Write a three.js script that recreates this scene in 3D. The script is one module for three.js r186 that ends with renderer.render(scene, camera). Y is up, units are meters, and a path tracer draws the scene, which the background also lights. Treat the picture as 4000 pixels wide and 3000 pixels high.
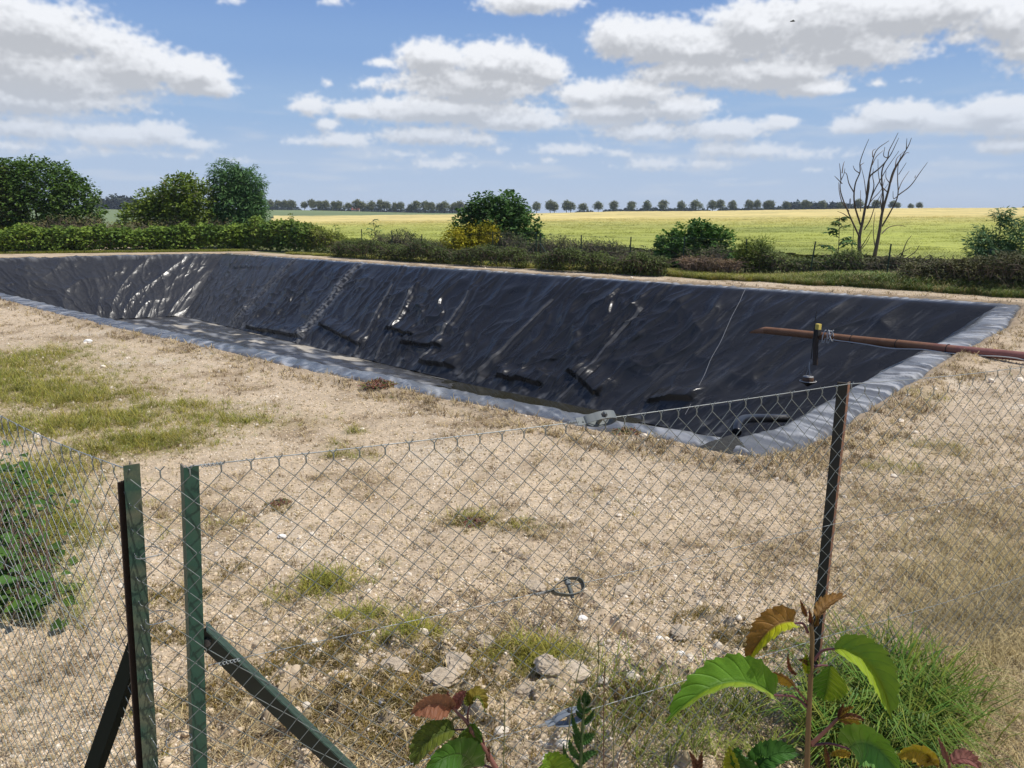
import * as THREE from 'three';
import { mergeGeometries } from 'three/addons/utils/BufferGeometryUtils.js';

/* ---------- camera, sky, sun, exposure ---------- */
const scene = new THREE.Scene();
const EYE = 2.0, PITCH = 12.4 * Math.PI / 180, FPX = 3008;          // lens: 3008 px focal length for a 4000 x 3000 frame
const camera = new THREE.PerspectiveCamera(2 * Math.atan(1500 / FPX) * 180 / Math.PI, 4 / 3, 0.05, 4000);
camera.position.set(0, EYE, 0);
camera.rotation.set(-PITCH, 0, 0);
const renderer = new THREE.WebGLRenderer({ antialias: true });
renderer.toneMapping = THREE.LinearToneMapping;
renderer.toneMappingExposure = 1.08;
renderer.shadowMap.enabled = true;
const SUN = new THREE.Vector3(0.46, 0.88, 0.05).normalize();
const sun = new THREE.DirectionalLight(new THREE.Color(1.0, 0.955, 0.88), 4.3);
sun.position.copy(SUN).multiplyScalar(120); sun.castShadow = true;
sun.target.position.set(0, 0, -20);
sun.position.add(sun.target.position);
Object.assign(sun.shadow.camera, { left: -60, right: 60, top: 60, bottom: -60, near: 1, far: 400 });
sun.shadow.mapSize.set(4096, 4096); sun.shadow.radius = 1;
scene.add(sun, sun.target);
scene.fog = new THREE.FogExp2(new THREE.Color(0.62, 0.70, 0.82), 0.00022);
/* ---------- small tools ---------- */
function rng(seed) { let a = seed >>> 0; return () => { a = (a + 0x6D2B79F5) >>> 0; let t = a; t = Math.imul(t ^ (t >>> 15), t | 1); t ^= t + Math.imul(t ^ (t >>> 7), t | 61); return ((t ^ (t >>> 14)) >>> 0) / 4294967296; }; }
const R0 = rng(7);
const PERM = new Uint8Array(512); { const p = [...Array(256).keys()]; const r = rng(11); for (let i = 255; i > 0; i--) { const j = Math.floor(r() * (i + 1)); [p[i], p[j]] = [p[j], p[i]]; } for (let i = 0; i < 512; i++) PERM[i] = p[i & 255]; }
const GX = new Float32Array(256), GY = new Float32Array(256); for (let i = 0; i < 256; i++) { GX[i] = Math.cos(i * 2.39996); GY[i] = Math.sin(i * 2.39996); }
function noise(x, y) {                                             // gradient noise, about -0.7 .. 0.7
  const xi = Math.floor(x), yi = Math.floor(y), fx = x - xi, fy = y - yi, X = xi & 255, Y = yi & 255;
  const u = fx * fx * fx * (fx * (fx * 6 - 15) + 10), v = fy * fy * fy * (fy * (fy * 6 - 15) + 10);
  const a = PERM[X] + Y, b = PERM[X + 1] + Y, h00 = PERM[a], h10 = PERM[b], h01 = PERM[a + 1], h11 = PERM[b + 1];
  const n00 = GX[h00] * fx + GY[h00] * fy, n10 = GX[h10] * (fx - 1) + GY[h10] * fy, n01 = GX[h01] * fx + GY[h01] * (fy - 1), n11 = GX[h11] * (fx - 1) + GY[h11] * (fy - 1);
  return n00 + u * (n10 - n00) + v * (n01 - n00 + u * (n00 - n10 - n01 + n11));
}
function fbm(x, y, o = 4, g = 0.5) { let s = 0, a = 1, t = 0; for (let i = 0; i < o; i++) { s += a * noise(x, y); t += a; a *= g; x = x * 2.03 + 17.1; y = y * 2.03 - 9.7; } return s / t * 1.4; }
const clamp = (x, a = 0, b = 1) => x < a ? a : x > b ? b : x;
const sstep = (a, b, x) => { const t = clamp((x - a) / (b - a)); return t * t * (3 - 2 * t); };
const lerp = (a, b, t) => a + (b - a) * t;
function table(xs, ys, x) { if (x <= xs[0]) return ys[0]; for (let i = 1; i < xs.length; i++) if (x < xs[i]) { const t = (x - xs[i - 1]) / (xs[i] - xs[i - 1]), s = t * t * (3 - 2 * t); return lerp(ys[i - 1], ys[i], s); } return ys[ys.length - 1]; }
const V = (x, y, z) => new THREE.Vector3(x, y, z);
const CP = Math.cos(PITCH), SP = Math.sin(PITCH);
function rayDir(px, py) { const x = (px - 2000) / FPX, y = -(py - 1500) / FPX; return V(x, y * CP - SP, -(CP + y * SP)); }  // measuring the place from the photograph
function at(px, py, d) { const r = rayDir(px, py); return V(0, EYE, 0).addScaledVector(r, d / -r.z); }
function gnd(px, py, h = 0) { const r = rayDir(px, py); return V(0, EYE, 0).addScaledVector(r, (h - EYE) / r.y); }

/* ---------- sky: air and cumulus ---------- */
{
  const W = 4096, H = 2048, data = new Float32Array(W * H * 4);
  const blobs = [ // photo x, y, half width, half height, strength
    [60, 110, 330, 120, 1], [330, 165, 250, 70, .75], [470, 190, 200, 45, .6], [150, 300, 360, 110, 1], [540, 270, 200, 85, 1], [760, 300, 150, 75, 1], [820, 345, 130, 38, .9], [120, 400, 340, 55, .75], [400, 400, 240, 40, .6], [-250, 250, 380, 220, 1],
    [100, 500, 190, 48, .75], [460, 530, 200, 48, .85], [640, 520, 110, 48, .85], [770, 565, 120, 28, .6], [400, 590, 260, 30, .4], [720, 610, 170, 26, .4], [930, 625, 80, 26, .35], [60, 570, 200, 40, .45],
    [900, 0, 60, 22, .5], [1310, 5, 75, 28, .55], [2070, 5, 220, 55, .95],
    [1690, 225, 150, 70, 1], [1950, 250, 230, 90, 1], [2120, 280, 110, 70, .9], [1860, 330, 330, 85, 1], [1480, 330, 150, 35, .5], [1720, 435, 420, 62, 1], [2000, 470, 250, 50, .85], [1500, 245, 90, 24, .55], [1400, 430, 110, 40, .8],
    [1210, 415, 75, 52, .8], [1140, 425, 45, 22, .4], [1275, 488, 62, 30, .7], [1280, 325, 26, 26, .4],
    [1160, 550, 130, 24, .4], [1340, 548, 180, 38, .65], [1680, 530, 260, 42, .75], [1850, 545, 150, 36, .6], [1560, 605, 260, 30, .35], [1720, 640, 160, 30, .6], [1950, 585, 60, 24, .5], [1460, 655, 190, 18, .28], [1800, 615, 70, 26, .4],
    [2290, 370, 120, 55, .9], [2470, 365, 190, 60, .95], [2400, 440, 260, 60, .9], [2650, 425, 170, 60, .95], [2520, 520, 250, 50, .75], [2830, 510, 190, 48, .85], [2220, 585, 180, 30, .6], [2420, 600, 80, 28, .5], [2550, 640, 190, 38, .55], [2800, 585, 110, 40, .7], [2960, 590, 190, 40, .65], [3150, 600, 170, 32, .5], [2770, 640, 120, 34, .6], [2150, 625, 60, 24, .45], [2030, 650, 60, 24, .4], [3350, 600, 90, 22, .3], [3170, 665, 110, 18, .3], [2870, 700, 140, 14, .2],
    [2420, 150, 130, 90, .9], [2590, 170, 190, 95, 1], [2780, 190, 220, 100, 1], [2960, 120, 240, 120, 1], [3230, 90, 330, 130, 1], [3560, 50, 330, 90, 1], [2700, 280, 250, 70, .9], [3000, 290, 320, 70, 1], [3160, 345, 150, 40, .9], [3350, 190, 280, 80, .9], [3800, 20, 200, 50, .8],
    [3950, 90, 160, 80, .9], [3760, 140, 90, 34, .6], [4000, 190, 80, 50, .7], [4250, 150, 280, 130, .9],
    [3360, 490, 130, 36, .85], [3500, 455, 180, 58, 1], [3700, 475, 160, 44, .95], [3900, 440, 160, 62, 1], [3990, 490, 250, 40, .9], [3045, 480, 80, 34, .85], [3425, 325, 48, 20, .5], [3550, 315, 60, 16, .3],
    [3950, 570, 130, 36, .75], [3700, 640, 150, 28, .3], [3900, 690, 240, 22, .25], [4300, 500, 260, 60, .7],
  ].map(([px, py, a, b, s]) => { const r = rayDir(px, py), l = r.length(); return { az: Math.atan2(r.x, -r.z), el: Math.asin(r.y / l), a: a / FPX, b: b / FPX, s }; });
  const cells = new Map();                                          // blobs by azimuth cell
  for (const c of blobs) for (let k = Math.floor((c.az - c.a * 1.3) / .02); k <= Math.floor((c.az + c.a * 1.3) / .02); k++) { if (!cells.has(k)) cells.set(k, []); cells.get(k).push(c); }
  const field = (az, el) => {                                       // listed clouds
    const list = cells.get(Math.floor(az / .02)); if (!list) return -1;
    let f = -1;
    for (const c of list) {
      const du = (az - c.az) / c.a; let dv = (el - c.el) / c.b; if (dv < 0) dv *= 1.12;
      const q = c.s * (1 - Math.sqrt(du * du + dv * dv)) - (1 - c.s) * .28; if (q > f) f = f < -.5 ? q : Math.max(q, f) + .06 * Math.exp(-14 * Math.abs(q - f)) ; else if (q > f - .3) f += .06 * Math.exp(-14 * Math.abs(q - f));
    }
    return f;
  };
  const far = (az, el) => {                                         // the rest of the sky: the same kind of clouds
    const k = 1 / (Math.sin(el) + .12); const x = Math.sin(az) * Math.cos(el) * k, y = Math.cos(az) * Math.cos(el) * k;
    return fbm(x * .9 + 31, y * .9 + 12, 4) * .9 - .02;
  };
  const puff = (az, el) => { const w = .35 * noise(az * 14 + 5, el * 30); const b1 = Math.abs(noise(az * 26 + w, el * 48 + w)), b2 = Math.abs(noise(az * 57 + 9, el * 95 + 4)), b3 = noise(az * 120, el * 190), b4 = noise(az * 260, el * 380); return .42 * (.32 - b1) + .24 * (.3 - b2) + .16 * b3 + .12 * b4; };
  const edge = (az, el) => { // weight of the listed clouds
    return sstep(.80, .66, Math.abs(az)) * sstep(.36, .27, el);
  };
  const total = (az, el) => { const w = edge(az, el); let f = w > 0 ? lerp(-.6, field(az, el), 1) : -1; if (w < 1) f = lerp(far(az, el), f, w); return f < -.45 ? -1 : f + puff(az, el) * (w > 0 ? 1 : .7); };
  for (let j = 0; j < H; j++) {
    const el = ((j + .5) / H - .5) * Math.PI;
    for (let i = 0; i < W; i++) {
      const k = (j * W + i) * 4; data[k + 3] = 1;
      if (el < 0) { data[k] = .30; data[k + 1] = .29; data[k + 2] = .26; continue; }
      const th = ((i + .5) / W - .5) * 2 * Math.PI, x = Math.cos(th), z = Math.sin(th), az = Math.atan2(x, -z);
      const deg = el * 57.3;
      const xs = [0, 3, 7, 11, 15, 30, 55, 90];
      let r = table(xs, [.48, .42, .31, .23, .18, .11, .075, .055], deg), g = table(xs, [.565, .53, .455, .375, .315, .225, .165, .135], deg), b = table(xs, [.70, .70, .68, .645, .61, .52, .43, .37], deg);
      if (el < 1.2) {
        const f0 = total(az, el);
        if (f0 > -.06) {
          const a = sstep(-.05, .38, f0 - .05 + .12 * fbm(az * 9 + 1, el * 30, 3));
          const up = clamp(total(az, el + .010), -.2, 1), up2 = clamp(total(az, el + .026), -.2, 1);
          const side = clamp(total(az + .012, el + .006), -.2, 1);
          let lit = 1.0 - .26 * clamp(up * 1.0 + .08) - .24 * clamp(up2 + .06) + .34 * clamp(f0 - side, -.22, .3) + .34 * clamp(f0 - up, -.25, .3);
          const tx = fbm(az * 17 + 7, el * 46 + 3, 4, .55); lit = clamp(lit + .22 * tx + .06, .60, 1.06);
          const haze = sstep(.20, .02, el) * .55, op = a * lerp(.96, .58, sstep(.16, .03, el));
          const cr = lerp(.80 * lit + .01, .58, haze * .8), cg = lerp(.80 * lit + .025, .625, haze * .8), cb = lerp(.80 * lit + .055, .71, haze * .8);
          r = lerp(r, cr, op); g = lerp(g, cg, op); b = lerp(b, cb, op);
        }
        const st = sstep(.25, .62, fbm(az * 7 + 3, el * 60, 4) + .25) * sstep(.005, .04, el) * sstep(.16, .08, el) * .34; // thin low haze banks
        r = lerp(r, .60, st); g = lerp(g, .645, st); b = lerp(b, .72, st);
      }
      data[k] = r; data[k + 1] = g; data[k + 2] = b;
    }
  }
  const sky = new THREE.DataTexture(data, W, H, THREE.RGBAFormat, THREE.FloatType);
  sky.mapping = THREE.EquirectangularReflectionMapping; sky.magFilter = THREE.LinearFilter; sky.minFilter = THREE.LinearFilter; sky.colorSpace = THREE.LinearSRGBColorSpace; sky.needsUpdate = true;
  scene.background = sky; scene.environment = sky; scene.environmentIntensity = 1.0;
}

/* ---------- builders ---------- */
const taken = {};
function numbered(n) { const k = taken[n] = (taken[n] ?? -1) + 1; return k ? `${n}_${String(k).padStart(3, '0')}` : n; }
function tag(o, label, category, group, kind) { if (label) o.userData.label = label; if (category) o.userData.category = category; if (group) o.userData.group = group; if (kind) o.userData.kind = kind; return o; }
function shadows(o) { o.castShadow = true; o.receiveShadow = true; return o; }
function top(name, o) { o.name = numbered(name); scene.add(o); return o; }
function base(name, p = V(0, 0, 0), turn = 0) { const g = new THREE.Group(); g.position.copy(p); g.rotation.y = turn; return top(name, g); }
class MB {                                                          // collects triangles; build() makes one named mesh
  constructor() { this.p = []; this.c = []; this.u = []; this.i = []; this.n = 0; }
  v(x, y, z, c, u = 0, w = 0) { this.p.push(x, y, z); this.c.push(c[0], c[1], c[2]); this.u.push(u, w); return this.n++; }
  tri(a, b, c) { this.i.push(a, b, c); }
  quad(a, b, c, d) { this.i.push(a, b, c, a, c, d); }
  tube(pts, rad, sides, col, cap = true) {
    const n = pts.length; let prev = null; const rings = [];
    const t = V(0, 0, 0), s = V(0, 0, 0), b = V(0, 0, 0); let len = 0;
    for (let k = 0; k < n; k++) {
      t.subVectors(pts[Math.min(n - 1, k + 1)], pts[Math.max(0, k - 1)]).normalize();
      if (!prev) prev = Math.abs(t.y) < .9 ? V(0, 1, 0) : V(1, 0, 0);
      s.crossVectors(t, prev).normalize(); b.crossVectors(s, t).normalize(); prev = b.clone();
      const r = typeof rad === 'function' ? rad(k / (n - 1)) : rad; const ring = [];
      if (k) len += pts[k].distanceTo(pts[k - 1]);
      for (let j = 0; j < sides; j++) { const a = j / sides * Math.PI * 2, ca = Math.cos(a) * r, sa = Math.sin(a) * r; ring.push(this.v(pts[k].x + s.x * ca + b.x * sa, pts[k].y + s.y * ca + b.y * sa, pts[k].z + s.z * ca + b.z * sa, typeof col === 'function' ? col(k / (n - 1), j / sides) : col, j / sides * .2, len)); }
      rings.push(ring);
    }
    for (let k = 0; k < n - 1; k++) for (let j = 0; j < sides; j++) { const j2 = (j + 1) % sides; this.quad(rings[k][j], rings[k][j2], rings[k + 1][j2], rings[k + 1][j]); }
    if (cap) for (const e of [0, n - 1]) for (let j = 1; j < sides - 1; j++) this.tri(rings[e][0], rings[e][e ? j : j + 1], rings[e][e ? j + 1 : j]);
    return this;
  }
  geo(flat) {
    const g = new THREE.BufferGeometry();
    g.setAttribute('position', new THREE.Float32BufferAttribute(this.p, 3)); g.setAttribute('color', new THREE.Float32BufferAttribute(this.c, 3)); g.setAttribute('uv', new THREE.Float32BufferAttribute(this.u, 2)); g.setIndex(this.i);
    let q = g; if (flat) q = g.toNonIndexed(); q.computeVertexNormals(); return q;
  }
  build(name, m, parent, flat) { const o = shadows(new THREE.Mesh(this.geo(flat), m)); o.name = name; if (parent) parent.add(o); return o; }
}
const std = (o) => new THREE.MeshStandardMaterial({ vertexColors: true, roughness: .9, ...o });
function tex(n, fn, srgb) {                                          // small tiling texture from fn(u, v) -> [r, g, b]
  const d = new Uint8Array(n * n * 4);
  for (let j = 0; j < n; j++) for (let i = 0; i < n; i++) { const c = fn(i / n, j / n), k = (j * n + i) * 4; for (let q = 0; q < 3; q++) d[k + q] = clamp(c[q]) * 255; d[k + 3] = 255; }
  const t = new THREE.DataTexture(d, n, n); t.wrapS = t.wrapT = THREE.RepeatWrapping; t.magFilter = THREE.LinearFilter; t.minFilter = THREE.LinearFilter; if (srgb) t.colorSpace = THREE.SRGBColorSpace; t.needsUpdate = true; return t;
}
function tileNoise(u, v, f, o, seed) { // tiling fbm
  const b = (x, y) => fbm(x * f + seed, y * f + seed * 1.7, o); const wu = u, wv = v;
  return b(u, v) * (1 - wu) * (1 - wv) + b(u - 1, v) * wu * (1 - wv) + b(u, v - 1) * (1 - wu) * wv + b(u - 1, v - 1) * wu * wv;
}
function merged(list) { return mergeGeometries(list); }
const leafMat = (o = {}) => new THREE.MeshPhysicalMaterial({ vertexColors: true, roughness: .62, side: THREE.DoubleSide, transmission: .35, thickness: 0, ior: 1.4, specularIntensity: .4, ...o });
const M = {
  leaf: leafMat(), wood: std({ roughness: .95 }), grass: leafMat({ roughness: .7, transmission: .3 }), dry: std({ roughness: .95, side: THREE.DoubleSide }),
};

/* ---------- the lie of the land ---------- */
const OUT = [[2.05, 6.1], [0, 7.62], [-3.5, 10.55], [-8.5, 14.9], [-12.8, 19.0], [-29, 34], [-24.4, 36.6], [-15, 41.2], [-1.75, 29.25], [11.6, 17.4], [9.05, 13.9], [6.35, 10.85], [3.6, 7.6], [2.75, 6.55]]; // outer edge of the liner: x, distance
function pondSide(x, d) {                                           // metres inside the outer edge (negative outside)
  if (x < -32 || x > 14 || d < 4 || d > 45) return -9;
  let m = 1e9, inside = false;
  for (let i = 0, j = OUT.length - 1; i < OUT.length; j = i++) {
    const [x1, y1] = OUT[j], [x2, y2] = OUT[i], ex = x2 - x1, ey = y2 - y1, t = clamp(((x - x1) * ex + (d - y1) * ey) / (ex * ex + ey * ey)), dx = x - x1 - ex * t, dy = d - y1 - ey * t;
    m = Math.min(m, dx * dx + dy * dy);
    if ((y1 > d) !== (y2 > d) && x < (x2 - x1) * (d - y1) / (y2 - y1) + x1) inside = !inside;
  }
  return (inside ? 1 : -1) * Math.sqrt(m);
}
function terrain(x, d) {
  if (d < 50) return 0;
  const a = clamp(x / d, -.9, .9);
  const e3 = table([-.6, -.28, -.07, .17, .56, .8], [-.003, -.005, -.0023, .0022, .0063, .007], a), e4 = table([-.55, -.3, -.07, .17, .4, .6], [.006, .0052, .0012, .0012, .0036, .0052], a);
  const h3 = EYE + 300 * e3, h4 = EYE + 450 * e4;
  if (d < 300) { const t = (d - 50) / 250; return h3 * (t * .85 + .15 * t * t) ; }
  if (d < 450) return lerp(h3, h4, (d - 300) / 150);
  return h4 - (d - 450) * .006;
}
const CRACKS = [[2358, 2434, 2539, 2543], [2394, 2193, 2490, 2241], [1950, 2140, 2060, 2200], [2080, 2380, 2180, 2440], [2250, 2330, 2330, 2385]].map(([a, b, c, e]) => { const p = gnd(a, b), q = gnd(c, e); return [p.x, -p.z, q.x, -q.z]; });
const SPOTS = [ // patches of living grass on the soil: photo x, y, half sizes in metres, strength
  [30, 1420, .9, 1.3, 1], [110, 1530, 1.0, .9, 1], [300, 1560, .9, .5, .9], [420, 1640, .8, .5, .85], [230, 1660, .8, .5, .9], [640, 1590, .7, .35, .7], [760, 1620, .7, .35, .6], [930, 1650, .6, .3, .6], [560, 1730, .55, .3, 1], [400, 1760, .5, .25, .8], [700, 1700, .5, .3, .6],
  [-200, 1500, 1.6, 1.6, 1], [60, 1900, .5, .8, .8], [150, 2100, .4, .4, .7], [1290, 2280, .18, .12, .8], [1190, 2330, .16, .1, .5], [1830, 2020, .16, .1, .6], [1420, 2400, .2, .1, .5], [2120, 2580, .22, .1, .75], [1620, 2490, .16, .12, .55], [1360, 1780, .2, .1, .5], [1300, 1740, .15, .1, .4],
  [2000, 2060, .2, .08, .35], [850, 2050, .2, .08, .3], [1390, 1685, .1, .1, .8], [3640, 1330, .2, .2, .4], [3600, 1550, .3, .2, .35], [3480, 1830, .3, .15, .35], [3650, 1750, .3, .2, .3],
].map(([px, py, a, b, s]) => { const p = gnd(px, py); return [p.x, -p.z, a, b, s]; });
function greenery(x, d) { if (d < 1 || d > 14) return 0; let s = 0; for (const q of SPOTS) { const u = (x - q[0]) / q[2], v = (d - q[1]) / q[3], r = u * u + v * v; if (r < 6) s = Math.max(s, q[4] * Math.exp(-r)); } return s; }
const MOSS = [[1700, 2660, .3, .2, .9], [1500, 2750, .35, .15, 1], [1250, 2560, .2, .12, .9], [1150, 2600, .15, .1, .8], [1380, 2510, .15, .1, .8], [1910, 2540, .14, .09, .9], [2450, 2730, .16, .1, .9], [2330, 2780, .2, .1, .7], [830, 2750, .15, .12, .7], [660, 2480, .12, .1, .6], [2950, 2500, .3, .12, .6], [900, 2230, .1, .1, .5], [2750, 2400, .25, .1, .4], [1560, 2900, .4, .1, .8], [640, 2330, .15, .1, .6], [1840, 2030, .2, .1, .8], [2000, 2050, .25, .1, .35], [1090, 1985, .09, .07, .9]].map(([px, py, a, b, s]) => { const p = gnd(px, py); return [p.x, -p.z, a, b, s]; });
function moss(x, d) { if (d < 1 || d > 6) return 0; let s = 0; for (const q of MOSS) { const u = (x - q[0]) / q[2], v = (d - q[1]) / q[3], r = u * u + v * v; if (r < 6) s = Math.max(s, q[4] * Math.exp(-r)); } return s; }
function soil(x, d) {                                               // bare soil with clods, before the pond is dug
  const near = sstep(4.6, 2.6, d) * sstep(2.2, .8, Math.abs(x - .1)), fade = sstep(60, 20, d);
  let h = .035 * fbm(x * .55 + 3, d * .55, 3) * fade;
  const c = noise(x * 4.3 + 7, d * 4.3), c2 = noise(x * 9.5, d * 9.5 + 3);
  h += (.010 * c + (.010 + .016 * near) * Math.max(0, c2 - .08) * (1 + 2 * near)) * sstep(22, 9, d);
  if (d < 14) { const n = noise(x * 21, d * 21), n2 = noise(x * 46 + 5, d * 46); h += ((.0055 + .007 * near) * (Math.abs(n) * 2 - .3) + (.003 + .003 * near) * n2) * sstep(14, 6, d); }
  if (near > .05) { const w = noise(x * 6 + 1.3, d * 5 + 8) + .4 * noise(x * 15, d * 15); h += .065 * near * sstep(.12, .42, w); }
  if (d < 5) for (const [x1, y1, x2, y2] of CRACKS) { const ex = x2 - x1, ey = y2 - y1, t = clamp(((x - x1) * ex + (d - y1) * ey) / (ex * ex + ey * ey), 0, 1), q = Math.hypot(x - x1 - ex * t, d - y1 - ey * t) + .012 * noise(x * 30, d * 30); h -= .05 * Math.exp(-q * q / .0006) * (1 - Math.abs(t * 2 - 1) ** 4) - .018 * Math.exp(-((q - .05) ** 2) / .0012); }
  return h;
}
function groundH(x, d) {
  if (d > 60) return terrain(x, d);
  let h = terrain(x, d) + soil(x, d);
  const s = pondSide(x, d);
  if (s > -.8) {
    const rag = .07 * fbm(x * 2.6, d * 2.6, 3) + .03 * noise(x * 11, d * 11);
    h += .045 * Math.exp(-((s + .12) ** 2) / .03) * (1 + 1.3 * noise(x * 1.9 + 2, d * 1.9));
    const k = s - .02 - rag; if (k > 0) h -= Math.min(5, k * 1.6 + k * k * 2.0);
    if (s > 1.5) h = Math.min(h, -4.6);
  }
  return h;
}
/* ---------- ground sheet: fine near the pond, coarse to the horizon ---------- */
const fine = tex(512, (u, v) => {
  const a = tileNoise(u, v, 22, 4, 3), b = tileNoise(u, v, 60, 3, 9), c = tileNoise(u, v, 9, 2, 21); let l = .80 + .36 * a + .36 * b + .12 * c; const warm = .03 * tileNoise(u, v, 14, 2, 40);
  return [l + warm, l, l - warm * 1.4];
});
const fineB = tex(512, (u, v) => { const a = tileNoise(u, v, 22, 4, 3), b = Math.abs(tileNoise(u, v, 60, 3, 9)); const l = .5 + .35 * a + .3 * b; return [l, l, l]; });
{
  const angs = []; for (let a = -180; a < -44; a += 6) angs.push(a); for (let a = -44; a <= 44; a += 88 / 740) angs.push(a); for (let a = 50; a <= 180; a += 6) angs.push(a); if (angs[angs.length - 1] < 180) angs.push(180);
  const rs = [0, .5, 1.0, 1.4]; let r = 1.7; while (r < 62) { rs.push(r); r *= 1.0068; } while (r < 1900) { rs.push(r); r *= 1.07; }
  const nA = angs.length, nR = rs.length, P = new Float32Array(nA * nR * 3), C = new Float32Array(nA * nR * 3), U = new Float32Array(nA * nR * 2), I = new Uint32Array((nA - 1) * (nR - 1) * 6);
  let k = 0;
  for (let j = 0; j < nR; j++) for (let i = 0; i < nA; i++, k++) {
    const a = angs[i] * Math.PI / 180, x = Math.sin(a) * rs[j], d = Math.cos(a) * rs[j], h = groundH(x, d);
    P[k * 3] = x; P[k * 3 + 1] = h; P[k * 3 + 2] = -d; U[k * 2] = x / .55; U[k * 2 + 1] = d / .55;
    let cr = .56, cg = .435, cb = .288;
    if (d < 60) {
      const big = fbm(x * .45 + 8, d * .45, 3), mid = fbm(x * 2.3, d * 2.3 + 5, 3), hum = fbm(x * 1.3 + 40, d * 1.3, 4), cl = d < 16 ? fbm(x * 13, d * 13, 3) : 0;
      let l = 1 + .16 * big + .20 * mid + .42 * cl; cr *= l; cg *= l; cb *= l;
      const dk = sstep(.04, .40, hum + .45 * cl) * .7; cr = lerp(cr, .27, dk); cg = lerp(cg, .185, dk); cb = lerp(cb, .10, dk);      // damp brown soil and dead roots
      const ch = sstep(.22, .5, fbm(x * .8 + 90, d * .8 + 3, 3)) * .5; cr = lerp(cr, .70, ch); cg = lerp(cg, .60, ch); cb = lerp(cb, .45, ch);     // chalky places
      const s = pondSide(x, d); if (s > -.35) { const q = sstep(-.35, -.05, s + .12 * mid) * .55; cr = lerp(cr, .27, q); cg = lerp(cg, .185, q); cb = lerp(cb, .10, q); }
      const dry = sstep(1.5, 4, x) * sstep(7, 4, d) * .5 + sstep(3.3, 2.4, d) * .12; cr = lerp(cr, .46, dry); cg = lerp(cg, .34, dry); cb = lerp(cb, .19, dry);
      const gr = clamp(greenery(x, d) * 1.2 + .3 * mid * (greenery(x, d) > .05)); cr = lerp(cr, .27, gr * .8); cg = lerp(cg, .22, gr * .8); cb = lerp(cb, .08, gr * .8);
      const ms = clamp(moss(x, d) * (1 + 1.2 * mid) + .5 * cl * (moss(x, d) > .1)); cr = lerp(cr, .19, ms * .75); cg = lerp(cg, .135, ms * .75); cb = lerp(cb, .04, ms * .75);
      const outd = .664 * x + .748 * d - 20.75; const vg = sstep(1.5, 2.2, outd + .5 * mid + (x < -14 ? -1.0 : 0)); cr = lerp(cr, .14, vg); cg = lerp(cg, .15, vg); cb = lerp(cb, .04, vg);
    } else { cr = .13; cg = .15; cb = .055; }
    C[k * 3] = cr; C[k * 3 + 1] = cg; C[k * 3 + 2] = cb;
  }
  k = 0; for (let j = 0; j < nR - 1; j++) for (let i = 0; i < nA - 1; i++) { const a = j * nA + i, b = a + 1, c = a + nA, e = c + 1; I[k++] = a; I[k++] = b; I[k++] = e; I[k++] = a; I[k++] = e; I[k++] = c; }
  const g = new THREE.BufferGeometry(); g.setAttribute('position', new THREE.BufferAttribute(P, 3)); g.setAttribute('color', new THREE.BufferAttribute(C, 3)); g.setAttribute('uv', new THREE.BufferAttribute(U, 2)); g.setIndex(new THREE.BufferAttribute(I, 1)); g.computeVertexNormals();
  const o = top('ground', shadows(new THREE.Mesh(g, std({ map: fine, bumpMap: fineB, bumpScale: .006, roughness: 1 }))));
  tag(o, 'pale stony bare soil with clods and stubble around the lined pond', 'ground', null, 'structure');
}
/* ---------- far fields ---------- */
function fieldSheet(name, a0, a1, r0, r1, ratio, nA, lift, colour, label, inside) {
  const mb = new MB(), rows = []; let r = r0; const rs = []; while (r < r1) { rs.push(r); r *= ratio; } rs.push(r1);
  for (const q of rs) { const row = []; for (let i = 0; i <= nA; i++) { const a = lerp(a0, a1, i / nA), d = q * 1, x = a * d; const h = terrain(x, d) + lift(x, d); row.push(mb.v(x, h, -d, colour(x, d), x / 1.5, d / 1.5)); } rows.push(row); }
  for (let j = 0; j < rows.length - 1; j++) for (let i = 0; i < nA; i++) { const am = lerp(a0, a1, (i + .5) / nA), dm = (rs[j] + rs[j + 1]) / 2; if (!inside || inside(am * dm, dm)) mb.quad(rows[j][i], rows[j][i + 1], rows[j + 1][i + 1], rows[j + 1][i]); }
  return tag(top(name, mb.build(name, std({ roughness: 1 }))), label, 'field', null, 'structure');
}
const fieldEdge = (x, d) => .664 * x + .748 * d - 20.75;            // metres beyond the far rim of the pond
const inBarley = (x, d) => fieldEdge(x, d) > 7.5 && x > -2 - d * .295;
const tram = (x, d) => { let s = 0; for (const p of [118, 142, 205, 236, 268]) { const q = d - p - .05 * x - 4 * noise(x * .02, p); s = Math.max(s, Math.exp(-q * q / (p > 150 ? 14 : 4))); } return s; };
const barleyCol = (x, d) => {
  const g = sstep(50, 165, d + 22 * fbm(x * .02, d * .02, 3)), n = 1 + .5 * fbm(x * .045 + d * .012, d * .085, 5, .62), p = sstep(.0, .4, fbm(x * .03 + 4, d * .05, 5, .6)) * (1 - g * .7) * .65, t = tram(x, d) * .75;
  let c = [lerp(.325, .60, g) * n, lerp(.345, .475, g) * n, lerp(.06, .17, g) * n];
  c = [lerp(c[0], .17, p), lerp(c[1], .205, p), lerp(c[2], .04, p)]; return [lerp(c[0], .17, t), lerp(c[1], .16, t), lerp(c[2], .05, t)];
};
fieldSheet('barley_field', -.42, 1.0, 24, 318, 1.010, 520, (x, d) => .60 + .20 * fbm(x * .14 + .05 * d, d * .42, 3) + .07 * fbm(x * .9, d * 1.1, 2) - .25 * tram(x, d), barleyCol, 'wide ripening barley field, green near and golden towards its crest', inBarley);
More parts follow.
